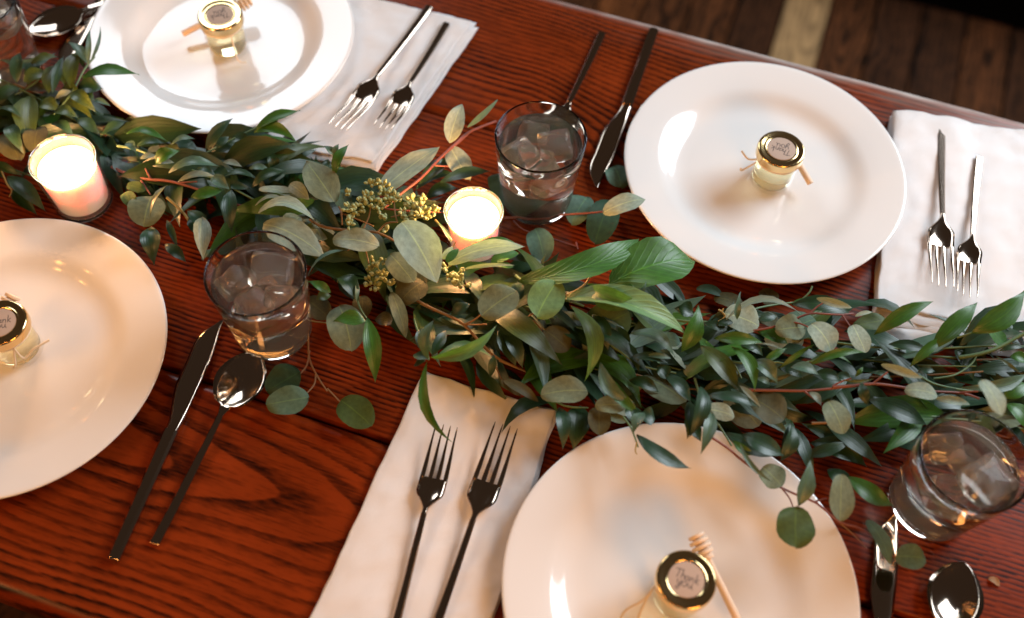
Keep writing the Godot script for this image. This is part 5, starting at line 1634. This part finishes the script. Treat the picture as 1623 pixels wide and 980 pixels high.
func sprig_23() -> void:
	sprig("ruscus_sprig", "ruscus sprig with three tall pointed green leaves over the right napkin", "leafy sprig", 0.2276, -0.0298, "ruscus sprigs laid along the garland")
	st("g", 0.002, [0.2421, 0.034, -0.0536, 0.255, 0.038, -0.0591, 0.2675, 0.042, -0.0668, 0.2797, 0.046, -0.0786, 0.289, 0.05, -0.088])
	st("g", 0.001, [0.2347, 0.046, -0.0641, 0.2403, 0.05, -0.0669, 0.2444, 0.052, -0.0696])
	st("g", 0.001, [0.2244, 0.034, -0.026, 0.2405, 0.036, -0.0346, 0.2523, 0.036, -0.0497, 0.255, 0.038, -0.0587])
	st("g", 0.0014, [0.2109, 0.04, -0.0208, 0.2226, 0.042, -0.016, 0.2409, 0.044, -0.0164, 0.2537, 0.044, -0.0193])
	lf("r", 1, 0.1666, 0.051, -0.0394, 0.2062, 0.065, -0.0797, 0.0132, 10, 0.1, 0.14, 0.06)
	lf("r", 1, 0.2132, 0.053, -0.0403, 0.2399, 0.069, -0.0889, 0.0167, -14, 0.1, 0.16, -0.06)
	lf("r", 1, 0.1996, 0.049, -0.0201, 0.2254, 0.053, -0.056, 0.0092, 24, 0.1, 0.18, 0.1)
	lf("r", 1, 0.2411, 0.059, -0.0636, 0.2746, 0.073, -0.1111, 0.0202, 8, 0.1, 0.12, -0.08)
	lf("e", 1, 0.2605, 0.045, -0.0847, 0.2758, 0.041, -0.0741, 0.014, 0, 0.06, 0.06, 0)
	lf("r", 0, 0.1826, 0.039, -0.0428, 0.2174, 0.039, -0.0485, 0.0106, 0, 0.1, 0.18, 0)
	lf("r", 0, 0.244, 0.016, -0.073, 0.2635, 0.012, -0.0506, 0.0171, 0, 0.1, 0.18, 0)
	lf("r", 3, 0.289, 0.055, -0.0422, 0.2378, 0.053, -0.0122, 0.0108, -16, 0.12, 0.18, 0.06)
	lf("r", 1, 0.2772, 0.045, -0.0203, 0.2942, 0.047, -0.0393, 0.0147, 0, 0.1, 0.18, 0)
	lf("r", 1, 0.2785, 0.047, -0.0612, 0.2926, 0.047, -0.06, 0.0114, 0, 0.1, 0.18, 0)
	lf("r", 3, 0.2678, 0.045, -0.0584, 0.2911, 0.039, -0.0532, 0.0033, 30, 0.1, 0.18, 0)
	lf("r", 0, 0.1758, 0.035, 0.0126, 0.2258, 0.031, 0.0167, 0.0192, 0, 0.1, 0.12, -0.1)
	lf("r", 7, 0.206, 0.051, -0.0161, 0.2193, 0.053, -0.0208, 0.0071, 0, 0.1, 0.18, 0)
	lf("r", 7, 0.1717, 0.053, 0.0288, 0.1631, 0.055, 0.0107, 0.0087, -30, 0.2, 0.18, 0)
	lf("r", 1, 0.1571, 0.057, 0.0088, 0.1609, 0.061, 0, 0.0038, 0, 0.1, 0.18, 0)
	lf("r", 7, 0.1879, 0.049, -0.0032, 0.1692, 0.047, -0.0045, 0.0059, 0, 0.1, 0.18, 0)
	lf("r", 7, 0.2241, 0.049, -0.0059, 0.248, 0.047, -0.007, 0.0076, 0, 0.1, 0.18, 0)
	lf("r", 1, 0.2857, 0.031, -0.0253, 0.3057, 0.027, -0.0086, 0.0178, 0, 0.1, 0.18, 0)
	lf("r", 0, 0.2681, 0.049, -0.0608, 0.2893, 0.049, -0.0721, 0.0054, 0, 0.1, 0.18, 0)
	lf("r", 0, 0.2154, 0.02, 0.0138, 0.2334, 0.02, 0.0038, 0.006, 0, 0.1, 0.18, 0)
	lf("r", 0, 0.1639, 0.016, 0.0129, 0.2025, 0.014, 0.0138, 0.0136, 0, 0.1, 0.18, 0)
	lf("r", 7, 0.1442, 0.047, 0.0063, 0.1576, 0.047, 0.0067, 0.0088, 0, 0.1, 0.18, 0)


func sprig_24() -> void:
	sprig("eucalyptus_sprig", "eucalyptus sprig trailing over the lower plate with round olive leaves", "leafy sprig", 0.1524, 0.1027, "")
	st("r", 0.0012, [0.0528, 0.05, 0.0947, 0.074, 0.046, 0.0991, 0.0902, 0.042, 0.1047, 0.1227, 0.038, 0.1139, 0.1516, 0.034, 0.1152, 0.1717, 0.028, 0.1217, 0.1937, 0.022, 0.1191, 0.2201, 0.02, 0.132])
	st("r", 0.0008, [0.1227, 0.038, 0.1139, 0.1298, 0.039, 0.1203, 0.1338, 0.04, 0.1271])
	st("r", 0.0008, [0.1506, 0.034, 0.1143, 0.154, 0.036, 0.1123, 0.1579, 0.038, 0.1106])
	st("b", 0.0007, [0.1722, 0.026, 0.1208, 0.1881, 0.014, 0.122, 0.2012, 0.008, 0.1269])
	lf("e", 5, 0.1048, 0.041, 0.1035, 0.1224, 0.041, 0.1141, 0.0221, 0, 0.06, 0.06, 0)
	lf("r", 3, 0.1365, 0.045, 0.1281, 0.1363, 0.057, 0.0928, 0.0141, 14, 0.1, 0.25, 0)
	lf("e", 5, 0.1683, 0.048, 0.1298, 0.1617, 0.054, 0.0947, 0.0208, 6, 0.06, 0.08, 0)
	lf("e", 2, 0.1339, 0.0505, 0.1309, 0.1407, 0.0475, 0.1617, 0.0309, 0, 0.06, 0.05, 0)
	lf("r", 1, 0.1721, 0.031, 0.0837, 0.2111, 0.027, 0.0937, 0.0169, 0, 0.1, 0.14, -0.12)
	lf("s", 3, 0.1912, 0.033, 0.1151, 0.2143, 0.031, 0.1436, 0.0154, -12, 0.1, 0.08, 0)
	lf("e", 3, 0.2169, 0.031, 0.1359, 0.2392, 0.031, 0.1301, 0.0199, 6, 0.06, 0.06, 0)
	lf("r", 3, 0.0824, 0.051, 0.0944, 0.1153, 0.047, 0.1159, 0.0044, 20, 0.1, 0.18, -0.16)
	lf("r", 7, 0.0831, 0.045, 0.0835, 0.1202, 0.043, 0.0889, 0.0169, 0, 0.1, 0.18, -0.1)
	lf("r", 7, 0.117, 0.041, 0.0935, 0.1178, 0.047, 0.0614, 0.0124, 10, 0.1, 0.18, 0)
	lf("r", 0, 0.1596, 0.01, 0.0723, 0.1808, 0.008, 0.0878, 0.016, 0, 0.1, 0.18, 0)
	lf("r", 0, 0.1421, 0.008, 0.0531, 0.1908, 0.006, 0.0573, 0.0198, 5, 0.1, 0.18, 0)


func sprig_25() -> void:
	sprig("ruscus_sprig", "dark ruscus leaves tucked between the lower napkin and lower plate", "leafy sprig", -0.0302, 0.1057, "ruscus sprigs laid along the garland")
	st("g", 0.0011, [-0.0748, 0.03, 0.096, -0.0583, 0.03, 0.1006, -0.0391, 0.032, 0.0967])
	lf("r", 7, -0.0617, 0.033, 0.105, -0.0476, 0.033, 0.1393, 0.013, 0, 0.12, 0.18, 0)
	lf("r", 0, -0.047, 0.022, 0.0925, -0.0402, 0.022, 0.1323, 0.0214, 0, 0.1, 0.18, 0)
	lf("e", 6, -0.0309, 0.033, 0.0933, -0.0237, 0.033, 0.1173, 0.0194, 0, 0.06, 0.06, 0)
	lf("e", 5, -0.0109, 0.041, 0.089, -0.0342, 0.041, 0.0974, 0.0158, 0, 0.06, 0.06, 0)
	lf("r", 0, -0.0093, 0.041, 0.0884, 0.0025, 0.039, 0.1036, 0.014, 0, 0.1, 0.18, 0)
	lf("r", 0, -0.0375, 0.018, 0.0976, -0.0217, 0.018, 0.1126, 0.0108, 0, 0.1, 0.18, 0)
